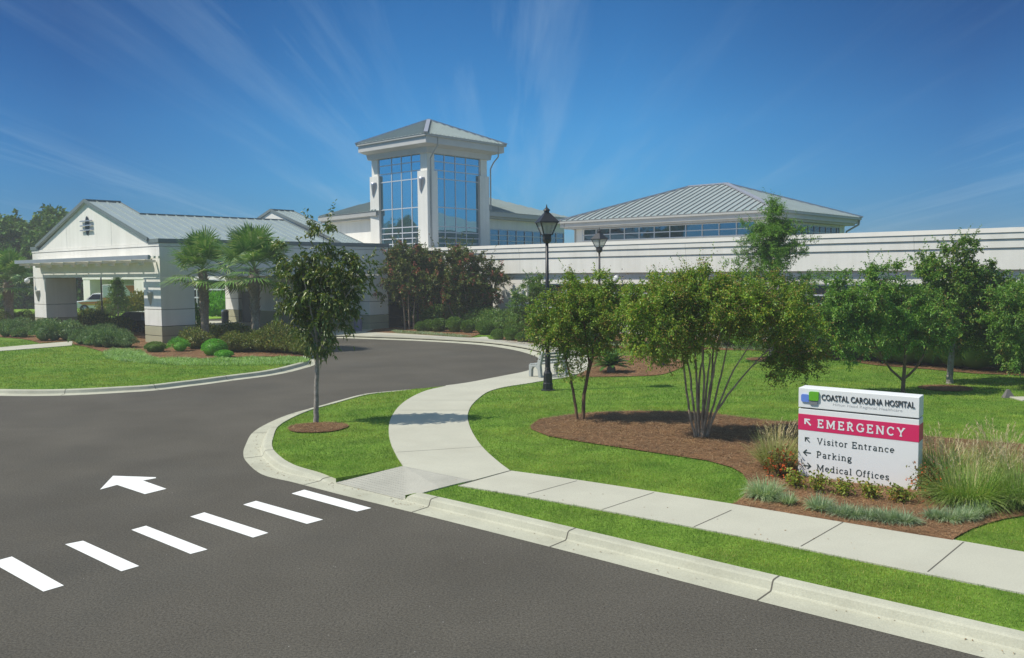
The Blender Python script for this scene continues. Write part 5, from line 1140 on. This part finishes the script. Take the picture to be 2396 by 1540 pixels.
# --- shrubs
def shrub_mesh(rx, ry, rz, n, leaf, m, seed, core=True, dense=True, lumps=5):
    rs = np.random.default_rng(seed); d = unit(rs.normal(0, 1, (n, 3))); d[:, 2] = np.abs(d[:, 2]) * 1.0 - .15; d = unit(d)
    lum = unit(rs.normal(0, 1, (lumps, 3))); bump = 1 + (.30 if not dense else .06) * np.max(d @ lum.T, axis=1) ** 3 * 1.5 - .05
    r_ = (rs.uniform(.70, 1.10, n) if not dense else rs.uniform(.9, 1.03, n)) * bump
    p = d * r_[:, None] * np.array([rx, ry, rz * .56]) + np.array([0, 0, rz * .46]); ok = p[:, 2] > 0; p, d = p[ok], d[ok]
    ld = unit(d * .6 + rs.normal(0, .6, p.shape) + np.array([0, 0, .25])); parts = [leafquads(p, ld, leaf[0], leaf[1], rs, upb=.4)]
    if core:
        nu, nv = 12, 7; V = []; F = []
        for j in range(nv):
            ph = math.pi * (j / (nv - 1)) ; V += [(math.cos(2 * math.pi * i / nu) * math.sin(ph) * rx * (.86 if dense else .70), math.sin(2 * math.pi * i / nu) * math.sin(ph) * ry * (.86 if dense else .70), max(.0, math.cos(ph) * rz * (.48 if dense else .38) + rz * .40)) for i in range(nu)]
        V = np.array(V); Fq = [(j * nu + i, j * nu + (i + 1) % nu, (j + 1) * nu + (i + 1) % nu, (j + 1) * nu + i) for j in range(nv - 1) for i in range(nu)]
        F3 = np.array([(a, b2, c) for a, b2, c, e in Fq] + [(a, c, e) for a, b2, c, e in Fq]); parts.append((V, F3))
    V, F = merge(parts); return npmesh('shrub', V, F, m)
ORD = ['first', 'second', 'third', 'fourth', 'fifth', 'sixth', 'seventh', 'eighth', 'ninth', 'tenth', 'eleventh', 'twelfth', 'thirteenth', 'fourteenth', 'fifteenth', 'sixteenth', 'seventeenth', 'eighteenth', 'nineteenth', 'twentieth']
SHRUBCACHE = {}
def shrub_row(name, cat, rows, label, group, m, n, leaf, hz=1., dense=False, var=3, seed=0, dist=None, single=False):
    """rows: (x, base y, radius px) in photograph pixels; label has {} for the ordinal from the left"""
    rows = sorted(rows)
    for i, (x, y, r_, *rest) in enumerate(rows):
        if dist: g = pdist((x * K, y * K), dist if not rest else rest[0])
        elif rest: g = pdist((x * K, y * K), rest[0])
        else: g = G(x * K, y * K, .13)
        rad = r_ * g[1] / 2405 * (1.42 if 'boxwood' not in name and 'round' not in name else 1.); key = (name, m, i % var, seed)
        if key not in SHRUBCACHE: SHRUBCACHE[key] = shrub_mesh(1, 1, 1.0, n, (leaf[0] / rad, leaf[1] / rad), m, seed * 10 + i % var + 1, dense=dense)
        o = bpy.data.objects.new(name, SHRUBCACHE[key]); COL.objects.link(o); o.location = (g[0], g[1] + rad * .7, .11); s = 1 + .12 * math.sin(i * 2.3); o.scale = (rad, rad * .95, rad * hz * 1.55 * s); o.rotation_euler = (0, 0, i * 1.9)
        tag(o, label.format(ORD[min(i, 19)]), cat, group)
zz4 = lambda L, r_=3.423: [(1000 + x / r_, 600 + y / r_, w / r_) for x, y, w in L]
shrub_row('boxwood_ball', 'boxwood', zz4([(510, 1052, 55), (585, 1050, 62), (680, 1055, 85), (830, 1058, 80), (955, 1065, 70), (1115, 1080, 85), (1290, 1062, 70)]), 'clipped dark boxwood ball, {} from left in the back row before the lobby', 'boxwood balls, back row', 'leaf_box', 2600, (.055, .035), 1.05, True, 2, 1)
shrub_row('boxwood_ball', 'boxwood', zz4([(1240, 1130, 66), (1355, 1137, 70), (1470, 1150, 70), (1585, 1156, 76)]), 'clipped boxwood ball in sun, {} from left in the front row by the walk', 'boxwood balls, front row', 'leaf_box', 3200, (.05, .032), .98, True, 2, 2)
shrub_row('boxwood_ball', 'boxwood', zz4([(1345, 1092, 62), (1462, 1090, 66)]), 'sunlit boxwood ball tucked behind the front row, {} of the pair from left', 'boxwood balls behind the front row', 'leaf_box', 2600, (.05, .032), 1.0, True, 2, 3)
a_ = lambda L: [(x / 5.134, 700 + y / 5.134, w / 5.134) for x, y, w in L]
shrub_row('juniper_shrub', 'shrub', a_([(40, 1140, 75), (170, 1145, 80), (290, 1150, 70), (560, 1200, 110), (720, 1195, 90), (900, 1195, 120), (1100, 1250, 80), (1210, 1265, 95), (1340, 1285, 95), (1480, 1295, 95), (1620, 1290, 95), (1740, 1300, 90)]), 'low grey-green shrub, {} from left in the front row of the canopy bed', 'grey-green shrubs, front row', 'leaf_juniper', 1300, (.11, .04), 1.0, False, 4, 4)
shrub_row('juniper_shrub', 'shrub', a_([(60, 1070, 75), (230, 1075, 85), (400, 1095, 80), (520, 1090, 80), (660, 1110, 90), (820, 1120, 90), (1000, 1130, 80), (1180, 1180, 85), (1330, 1180, 90), (1480, 1180, 90), (1640, 1200, 90)]), 'low grey-green shrub, {} from left in the back row of the canopy bed', 'grey-green shrubs, back row', 'leaf_juniper', 1300, (.11, .04), .95, False, 4, 5)
shrub_row('shade_shrub', 'shrub', a_([(760, 1010, 80), (900, 1000, 90), (1050, 1010, 100), (1200, 1030, 100), (1350, 1040, 100), (1440, 1050, 90), (1650, 1100, 90), (1740, 1080, 80)]), 'dark shrub with yellow leaves, {} from left beneath the canopy opening', 'yellow-flecked dark shrubs', 'leaf_shade', 1300, (.12, .06), 1.0, False, 3, 6)
shrub_row('hedge_shrub', 'shrub', a_([(-40, 1010, 90), (60, 990, 90), (200, 990, 80), (310, 985, 80), (420, 985, 70)]), 'olive-brown low shrub, {} from left behind the grey-green rows at the left edge', 'olive shrubs at the left edge', 'leaf_abelia', 1300, (.10, .05), 1.0, False, 3, 7)
z2_ = lambda L: [(400 + x / 3.423, 550 + y / 3.423, w / 3.423) for x, y, w in L]
shrub_row('abelia_shrub', 'shrub', z2_([(430, 1390, 95), (560, 1340, 85), (660, 1330, 80), (760, 1320, 80), (860, 1310, 80), (950, 1400, 90), (1050, 1420, 110), (1180, 1425, 120), (1300, 1430, 120), (1400, 1440, 100), (1470, 1450, 75), (790, 1420, 90), (880, 1420, 80)]), 'bronze-green loose shrub around the palmettos, {} from left', 'bronze-green shrubs around the palmettos', 'leaf_abelia', 1300, (.12, .055), .82, False, 4, 8)
shrub_row('round_shrub', 'shrub', z2_([(610, 1452, 122)]), 'largest bright green rounded shrub below the right palmetto', None, 'leaf_bright', 2600, (.06, .03), .80, True, 1, 9)
shrub_row('round_shrub', 'shrub', z2_([(710, 1470, 85)]), 'small bright green mound right of the big bright shrub', None, 'leaf_bright', 1600, (.06, .03), .55, True, 1, 10)
shrub_row('round_shrub', 'shrub', z2_([(295, 1412, 90)]), 'bright green rounded shrub right of the near canopy column', None, 'leaf_bright', 1800, (.06, .03), .85, False, 1, 11)
shrub_row('round_shrub', 'shrub', z2_([(60, 1418, 100)]), 'darker clipped mound at the foot of the near canopy column', None, 'leaf_box', 2200, (.06, .03), .62, True, 1, 12)
shrub_row('upright_shrub', 'shrub', z2_([(350, 1290, 85)]), 'tall spiky bright green shrub between the near column and left palmetto', None, 'leaf_bright', 1600, (.16, .05), 1.75, False, 1, 13)
shrub_row('loose_shrub', 'shrub', z2_([(600, 1100, 60), (660, 1080, 80)]), 'green shrub beyond the litter bin, {} of two from left', 'green shrubs beyond the litter bin', 'leaf_bright', 900, (.2, .1), 1.2, False, 2, 14, dist=78)
hp = lambda t, n: np.array(WF(t, n, 0))
rs = np.random.default_rng(77)
HM = [shrub_mesh(1, 1, 1, 2600, (.10, .05), 'leaf_hedge', 200 + i, dense=False, lumps=8) for i in range(4)]
HL = smoothpath(gs([(3000, 1046)] + rg6([(2396, 1420), (2000, 1404), (1600, 1368), (1200, 1338), (800, 1284), (300, 1215)]) + [(1600, 945)], CZ), 8)
for i, s in enumerate(np.linspace(-9, 27, 21)):
    p = HL[int(i / 20 * (len(HL) - 1))] + np.array([.5, 1.15 + .3 * math.sin(i * 1.7)]); o = bpy.data.objects.new('hedge_shrub', HM[i % 4]); COL.objects.link(o); o.location = (p[0], p[1], .08); w = rs.uniform(1.15, 1.4); h = np.interp(s, [-9, 8, 27], [2.9, 2.5, 1.7]) * rs.uniform(.9, 1.1)
    o.scale = (w, w, h / .98); o.rotation_euler = (0, 0, i * 2.1); tag(o, 'tall dark evergreen shrub of the long hedge under the wing windows, {} from the right'.format(ORD[min(i, 19)] if i < 20 else 'last'), 'hedge shrub', 'hedge along the hospital wing')
yl = [shrub_mesh(1, 1, 1, 2600, (.09, .045), 'leaf_myrtle_dark', 220 + i, dense=False, lumps=8) for i in range(2)]
for i, (s, n_) in enumerate(((-4.6, 3.4), (-2.2, 3.5), (.4, 3.2))):
    p = hp(s, n_); o = bpy.data.objects.new('hedge_shrub', yl[i % 2]); COL.objects.link(o); o.location = (p[0], p[1], .08); o.scale = (1.0, 1.0, 1.7 - .2 * i); tag(o, 'lighter olive shrub in front of the hedge, {} of three from right'.format(ORD[i]), 'hedge shrub', 'lighter shrubs before the hedge')
for i, (s, n_) in enumerate(((24, 3.0), (26, 3.2), (28.2, 3.0), (30.2, 2.5), (33, 1.8), (35, 1.8), (37, 1.6))):
    p = hp(s, n_); o = bpy.data.objects.new('hedge_shrub', HM[i % 4]); COL.objects.link(o); o.location = (p[0], p[1], .08); o.scale = (1.1, 1.1, 1.35); tag(o, 'dark shaded shrub behind the boxwood balls, {} from right'.format(ORD[i]), 'hedge shrub', 'shaded shrubs behind the boxwoods')
# conifer and yellowish bushes beyond the canopy
p = G(277, 748, .1)
cl_ = []; rs = np.random.default_rng(3)
for i in range(150): z = rs.uniform(.5, 3.5); r_ = (3.9 - z) / 3.4 * 1.25 * rs.uniform(.5, 1.); a = rs.uniform(0, 6.28); cl_.append((math.cos(a) * r_, math.sin(a) * r_, z))
tree('conifer', 'small dark conical evergreen seen through the canopy before the ambulance', 'tree', p, [[(0, 0, 0, .09), (0, 0, 2, .06), (0, 0, 3.9, .01)]], [(0, 0, 2, .4, .4, 1.2)], 20, 30, (.16, .07), 'leaf_box', 'bark_grey', 51, twig=.4, extra=np.array(cl_))
shrub_row('yellow_bush', 'shrub', rg([(620, 690, 0), (760, 690, 0), (1200, 660, 0), (1360, 650, 0)], 200, 780, 7.7) if False else [(285, 868, 14, 80), (303, 868, 14, 81), (352, 862, 18, 82), (376, 860, 18, 83)], 'yellow-green bush beyond the canopy, {} from left', 'yellow-green bushes beyond the canopy', 'leaf_yellowish', 900, (.16, .08), 1.3, False, 2, 15)

# --- grass-like plants
def strips(p0, d0, L, w, drop, rs, seg=4):
    """arching blades; p0 (N,3) base, d0 unit start dir"""
    n = len(p0); t = np.linspace(0, 1, seg + 1); P = p0[:, None, :] + d0[:, None, :] * (L[:, None] * t)[:, :, None]; P[:, :, 2] -= (drop * L)[:, None] * t ** 2.2
    side = unit(np.cross(d0, np.array([0, 0, 1.])) + rs.normal(0, .15, (n, 3))); ww = (np.broadcast_to(w, n)[:, None] * (1 - t ** 1.6 * .92))[:, :, None] * .5 * side[:, None, :]
    V = np.stack([P - ww, P + ww], 2).reshape(n, -1, 3); k = (seg + 1) * 2; V = V.reshape(-1, 3); i = np.arange(n)[:, None, None] * k; j = np.arange(seg)[None, :, None] * 2
    F = (i + j + np.array([0, 1, 3, 2])[None, None, :]).reshape(-1, 4); return V, F
def tuft(n, rad, H, w, rs, lean=.7, c=(0, 0, 0), drop=.45, seg=4, basr=.35):
    a = rs.uniform(0, 2 * np.pi, n); r_ = rad * basr * np.sqrt(rs.random(n)); p = np.stack([np.cos(a) * r_, np.sin(a) * r_, np.zeros(n)], -1) + np.array(c); a2 = a + rs.normal(0, .6, n); l = lean * np.sqrt(rs.random(n)) * 1.1
    d = unit(np.stack([np.cos(a2) * l, np.sin(a2) * l, np.ones(n)], -1)); return strips(p, d, H * rs.uniform(.7, 1.15, n), w, drop * rs.uniform(.4, 1.3, n) * np.clip(l, .2, 1), rs, seg)
def fountain(px, H, rad, n, m, seed, lab, plumes=40, dy=0., w=.010, ph=None):
    rs = np.random.default_rng(seed); g = G(*px, .14); root = thing('ornamental_grass', (g[0], g[1] + dy, .13), lab, 'ornamental grass', None)
    V, F = tuft(n, rad, H * 1.1, w, rs, lean=rad / H * 1.15, drop=.55, seg=6, basr=.4); link('blades', npmesh('blades', V, F, m), root)
    if plumes:
        a = rs.uniform(0, 2 * np.pi, plumes); l = .55 * np.sqrt(rs.random(plumes)) * rad / H; d = unit(np.stack([np.cos(a) * l, np.sin(a) * l, np.ones(plumes)], -1)); HH = (ph or H * 1.12) * rs.uniform(.75, 1.12, plumes)
        p0 = np.stack([np.cos(a) * rad * .3 * rs.random(plumes), np.sin(a) * rad * .3 * rs.random(plumes), np.zeros(plumes)], -1); parts = [strips(p0, d, HH, .006, np.full(plumes, .12), rs, 4)]
        tips = p0 + d * HH[:, None]; tips[:, 2] -= .12 * HH; k = 16; t = np.linspace(-.22, .02, k); dd = unit(d * 1. + np.stack([np.cos(a), np.sin(a), -.3 * np.ones(plumes)], -1) * .25)
        pp = (tips[:, None, :] + dd[:, None, :] * t[None, :, None]).reshape(-1, 3); ld = unit(np.repeat(dd, k, 0) * .9 + rs.normal(0, .35, (len(pp), 3))); parts.append(strips(pp, ld, np.full(len(pp), .07), .010, np.full(len(pp), .2), rs, 1))
        V, F = merge(parts); link('plumes', npmesh('plumes', V, F, 'plume'), root)
S6 = lambda x, y: ((2000 + x / 2.995) * K, (1000 + y / 2.995) * K)
fountain(S6(385, 860), .78, .52, 900, 'fountain_dry', 61, 'pale fountain grass clump with feathery plumes left of the sign', 46, .1, ph=.98)
fountain(S6(1960, 1140), 0.82, .82, 1900, 'fountain_blade', 62, 'largest green fountain grass clump just right of the sign', 46, .1, .011, ph=1.12)
fountain(S6(1760, 990), .85, .60, 900, 'fountain_blade', 63, 'fountain grass clump tucked behind the right end of the sign', 36, .15, ph=1.12)
fountain(S6(2400, 1150), 0.85, .75, 1400, 'fountain_blade', 64, 'fountain grass clump at the right edge of the photo', 36, .1, ph=1.12)
fountain(S6(2200, 930), .85, .6, 700, 'fountain_dry', 65, 'tan-plumed fountain grass behind the two green clumps', 40, .1, ph=1.05)
def liriope(px, r_px, H, n, m, seed, lab, name='liriope', grp=None):
    rs = np.random.default_rng(seed); g = G(*px, .14); rad = r_px * K / 2.995 * g[1] / FPX; o = link(name, npmesh(name, *tuft(int(n * 1.35), rad * 1.15, H * 1.25, .011, rs, lean=rad / H * 1.15, drop=.62, basr=.5), m)); o.location = (g[0], g[1] + rad * .3, .135); tag(o, lab, 'border grass', grp)
for i, (x, y, r_, H, n, lab) in enumerate(((290, 1090, 165, .34, 620, 'tall blue-green border grass tuft at the left tip of the sign bed'), (320, 1115, 70, .14, 160, 'small pale tuft in front of the tall blue-green tuft'), (470, 1140, 75, .20, 200, 'small border grass tuft right of the tall blue-green one'),
        (740, 1185, 120, .24, 380, 'green border grass tuft below the lettered sign'), (900, 1225, 110, .20, 300, 'pale border grass, left end of the middle drift'), (1010, 1245, 130, .20, 380, 'pale border grass, second tuft in the middle drift'), (1150, 1255, 120, .20, 360, 'pale border grass, third tuft in the middle drift'), (1290, 1280, 130, .22, 380, 'pale border grass, fourth tuft in the middle drift'), (1430, 1290, 140, .21, 400, 'pale border grass, right end of the middle drift'),
        (1680, 1255, 100, .19, 280, 'pale border grass, left end of the right drift'), (1800, 1275, 120, .20, 340, 'pale border grass, second tuft in the right drift'), (1930, 1265, 120, .22, 360, 'pale border grass, third tuft in the right drift'), (2040, 1235, 95, .22, 300, 'pale border grass, right end of the right drift'))):
    liriope(S6(x, y), r_, H, n, 'liriope_blue', 70 + i, lab, grp='border grass tufts in the sign bed')
def nandina(px, rad, H, n, m, seed, lab, flowers=0):
    rs = np.random.default_rng(seed); g = G(*px, .14); root = thing('flowering_shrub', (g[0], g[1] + rad * .3, .13), lab, 'shrub', None)
    ns = 9; a = rs.uniform(0, 6.28, ns); tips = np.stack([np.cos(a) * rad * .8 * rs.random(ns), np.sin(a) * rad * .8 * rs.random(ns), H * rs.uniform(.5, 1.05, ns)], -1)
    parts = [tube(np.array([[0, 0, 0], t * .5 + [0, 0, .03], t]), np.array([.008, .006, .003]), 4) for t in tips]; V, F = merge(parts); link('stems', npmesh('stems', V, F, 'bark_brown'), root)
    k = rs.integers(0, ns, n); t = rs.random(n) ** .55; p = tips[k] * t[:, None] + rs.normal(0, 1, (n, 3)) * np.array([rad * .32, rad * .32, H * .09]); p[:, 2] = np.clip(p[:, 2], .02, None); V, F = leafquads(p, unit(rs.normal(0, 1, (n, 3)) + np.array([0, 0, .1])), .075, .036, rs, upb=.8); link('leaves', npmesh('leaves', V, F, m), root)
    if flowers:
        d = unit(rs.normal(0, 1, (flowers, 3))); d[:, 2] = np.abs(d[:, 2]); p = d * np.array([rad, rad, H]) * rs.uniform(.75, 1.05, (flowers, 1)); p = np.repeat(p, 5, 0) + rs.normal(0, .015, (flowers * 5, 3)); V, F = leafquads(p, unit(rs.normal(0, 1, p.shape)), .035, .03, rs); link('flowers', npmesh('flowers', V, F, 'flower_orange'), root)
nandina(S6(430, 920), .34, .50, 420, 'nandina_red', 81, 'orange-flowered shrub at the left corner of the sign', 46)
nandina(S6(1660, 1090), .38, .56, 520, 'nandina_red', 82, 'reddish shrub at the right corner of the sign', 34)
for i, (x, y, w, h) in enumerate(((545, 1005, .24, .30), (720, 1035, .25, .31), (925, 1070, .22, .28), (1155, 1095, .20, .29), (1400, 1120, .26, .29))):
    nandina(S6(x, y), w, h, 230, 'nandina', 83 + i, 'yellow-green leafy plant at the foot of the sign, {} from left'.format(ORD[i]), 0)
def ground_cover(name, poly, dens, H, w, m, seed, lab, z=.13):
    rs = np.random.default_rng(seed); P = np.array([p[:2] for p in poly]); lo, hi = P.min(0), P.max(0); n = int((hi - lo).prod() * dens); q = rs.uniform(lo, hi, (n, 2)); q = q[inside(q, poly)]; n = len(q)
    a = rs.uniform(0, 6.28, n); l = .9 * np.sqrt(rs.random(n)); d = unit(np.stack([np.cos(a) * l, np.sin(a) * l, np.ones(n)], -1)); V, F = strips(np.c_[q, np.full(n, z)], d, H * rs.uniform(.6, 1.2, n) * (1 + .25 * np.sin(q[:, 0] * 4 + q[:, 1] * 3)), w, np.full(n, .5), rs, 2); o = link(name, npmesh(name, V, F, m)); tag(o, lab, 'ground cover', kind='stuff')
r2 = lambda q: rg(q, 0, 900, 2.662)
ground_cover('liriope_drift', gs(r2([(745, 170), (770, 215), (900, 240), (1100, 256), (1300, 266), (1800, 268), (2100, 262), (2240, 240), (2265, 222), (2200, 212), (1800, 215), (1500, 225), (1150, 215), (1080, 195), (1040, 165), (940, 150), (820, 155)])), 330, .30, .022, 'liriope', 91, 'bright green border grass drift along the front of the canopy bed')
ground_cover('pale_cover', gs(rg([(215, 1040), (290, 1068), (600, 1085), (900, 1108), (1000, 1100), (860, 1085), (560, 1058)], 1000, 600, 3.423)), 300, .22, .03, 'pale_cover', 92, 'silvery ground cover in front of the back row of boxwood balls')
ground_cover('pale_cover', gs(rg([(1600, 1165), (1750, 1180), (2000, 1200), (2396, 1195), (2396, 1150), (2000, 1150), (1750, 1140)], 1000, 600, 3.423) + [(1900, 950), (2130, 962), (2130, 948), (1900, 938)]), 260, .30, .028, 'pale_cover', 93, 'silvery ground cover below the hedge behind the sago palms')
ground_cover('pale_cover', gs([(2165, 985), (2190, 990), (2200, 978), (2172, 975)]), 220, .3, .03, 'pale_cover', 94, 'small silvery tuft by the mulch under the hanging crown')

# ------------------------------------------------------------------ woods at the far left
def forest_tree(seed, H, R0):
    rs = np.random.default_rng(seed); lob = [(rs.normal(0, R0 * .35), rs.normal(0, R0 * .35), H * z, R0 * s * rs.uniform(.8, 1.2), R0 * s, H * .14) for z, s in ((.3, .7), (.42, .95), (.55, 1.), (.68, .85), (.8, .65), (.9, .4), (.2, .6))]
    c, d, k = clusters(lob, 190, rs, .4); bark = branches([[(0, 0, 0, .22), (.1, 0, H * .5, .15), (0, .1, H * .92, .03)]], c[::3], rs); leaves = twig_leaves(c, d, 40, 1.6, .60, .36, rs, 5)
    return npmesh('trunk', *bark, 'bark_grey', smooth=True), npmesh('crown', *leaves, 'leaf_forest')
FT = [forest_tree(300 + i, 12.0, 3.4) for i in range(5)]
rs = np.random.default_rng(12); spots = []
for row, (y0, n) in enumerate(((112, 18), (120, 18), (128, 17))):
    for i in range(n): spots.append((-88 + i * 3.4 + rs.uniform(-1.4, 1.4) + row * 1.5, y0 + rs.uniform(-3, 3)))
for i, (x, y) in enumerate(spots):
    hid = x / y > -.505
    o = thing('woodland_tree', (x, y, -.06), 'tall dark green tree in the dense woods behind the left end of the canopy', 'tree', 'trees of the far woods'); s = rs.uniform(.84, 1.02); s = s * (.62 if hid else 1.06); o.scale = (s * 1.15, s * 1.15, s); o.rotation_euler = (0, 0, rs.uniform(0, 6.28))
    link('trunk', FT[i % 5][0], o); link('crown', FT[i % 5][1], o)
for i in range(20):
    x, y = ((-82 + rs.uniform(-4, 4), 34 + i * 3.6) if i < 12 else (100 + rs.uniform(-4, 4), 44 + (i - 12) * 5.))
    o = thing('woodland_tree', (x, y, -.06), 'tall dark tree of the side woods, seen only as a reflection in the tower glass', 'tree', 'trees reflected in the tower glass'); q_ = rs.uniform(.85, 1.1); o.scale = (q_, q_, q_); o.rotation_euler = (0, 0, rs.uniform(0, 6.28))
    link('trunk', FT[i % 5][0], o); link('crown', FT[i % 5][1], o)
ub = np.stack([rs.uniform(-92, -26, 9000), rs.uniform(107, 114, 9000), np.abs(rs.normal(0, 1.2, 9000))], -1)
V, F = leafquads(ub, unit(rs.normal(0, 1, ub.shape)), .6, .35, rs); tag(link('undergrowth', npmesh('undergrowth', V, F, 'leaf_hedge')), 'dark undergrowth along the foot of the far woods', 'undergrowth', kind='stuff')
# fallen leaves and grit gathered in the gutter and on the paving
rs = np.random.default_rng(99); q = []
for i in range(260):
    k = rs.integers(0, 130); p = PP[k] + rs.normal(0, .05, 2); T = PP[k + 1] - PP[k]; T /= np.linalg.norm(T); nrm_ = np.array([T[1], -T[0]]); q.append((*(p + nrm_ * abs(rs.normal(.30, .10)) + T * rs.uniform(-.3, .3)), .02))
for i in range(34): 
    t_ = rs.random(); a_ = np.array(side_near[0]) * (1 - t_) + np.array(side_near[3]) * t_; q.append((a_[0] + rs.normal(.25, .3), a_[1] + abs(rs.normal(.3, .35)), CZ + .006))
q = np.array(q); d = rs.normal(0, 1, q.shape); d[:, 2] *= .1; V, F = leafquads(q, unit(d), rs.uniform(.012, .05, len(q)), rs.uniform(.008, .022, len(q)), rs, upb=2.0)
tag(link('fallen_leaves', npmesh('fallen_leaves', V, F, 'straw')), 'tiny fallen leaves and pine needles in the gutter and along the sidewalk', 'litter', kind='stuff')
# ------------------------------------------------------------------ haze volume added to lift the shadows
hm_ = bpy.data.materials.new('haze'); hm_.use_nodes = True; t = NT(hm_.node_tree); t.n.clear()
pv = t.new('ShaderNodeVolumePrincipled', {'Color': (.93, .95, .92, 1), 'Density': .0012, 'Anisotropy': .0}); t.new('ShaderNodeOutputMaterial', {'Volume': pv.outputs[0]}); M['haze'] = hm_
b = MB(); b.box(-610, 610, -45, 905, -1.1, 18.5); o = b.build('haze', 'haze'); tag(o, 'thin pale haze added over the grounds to lift the shadows', 'haze', kind='stuff')
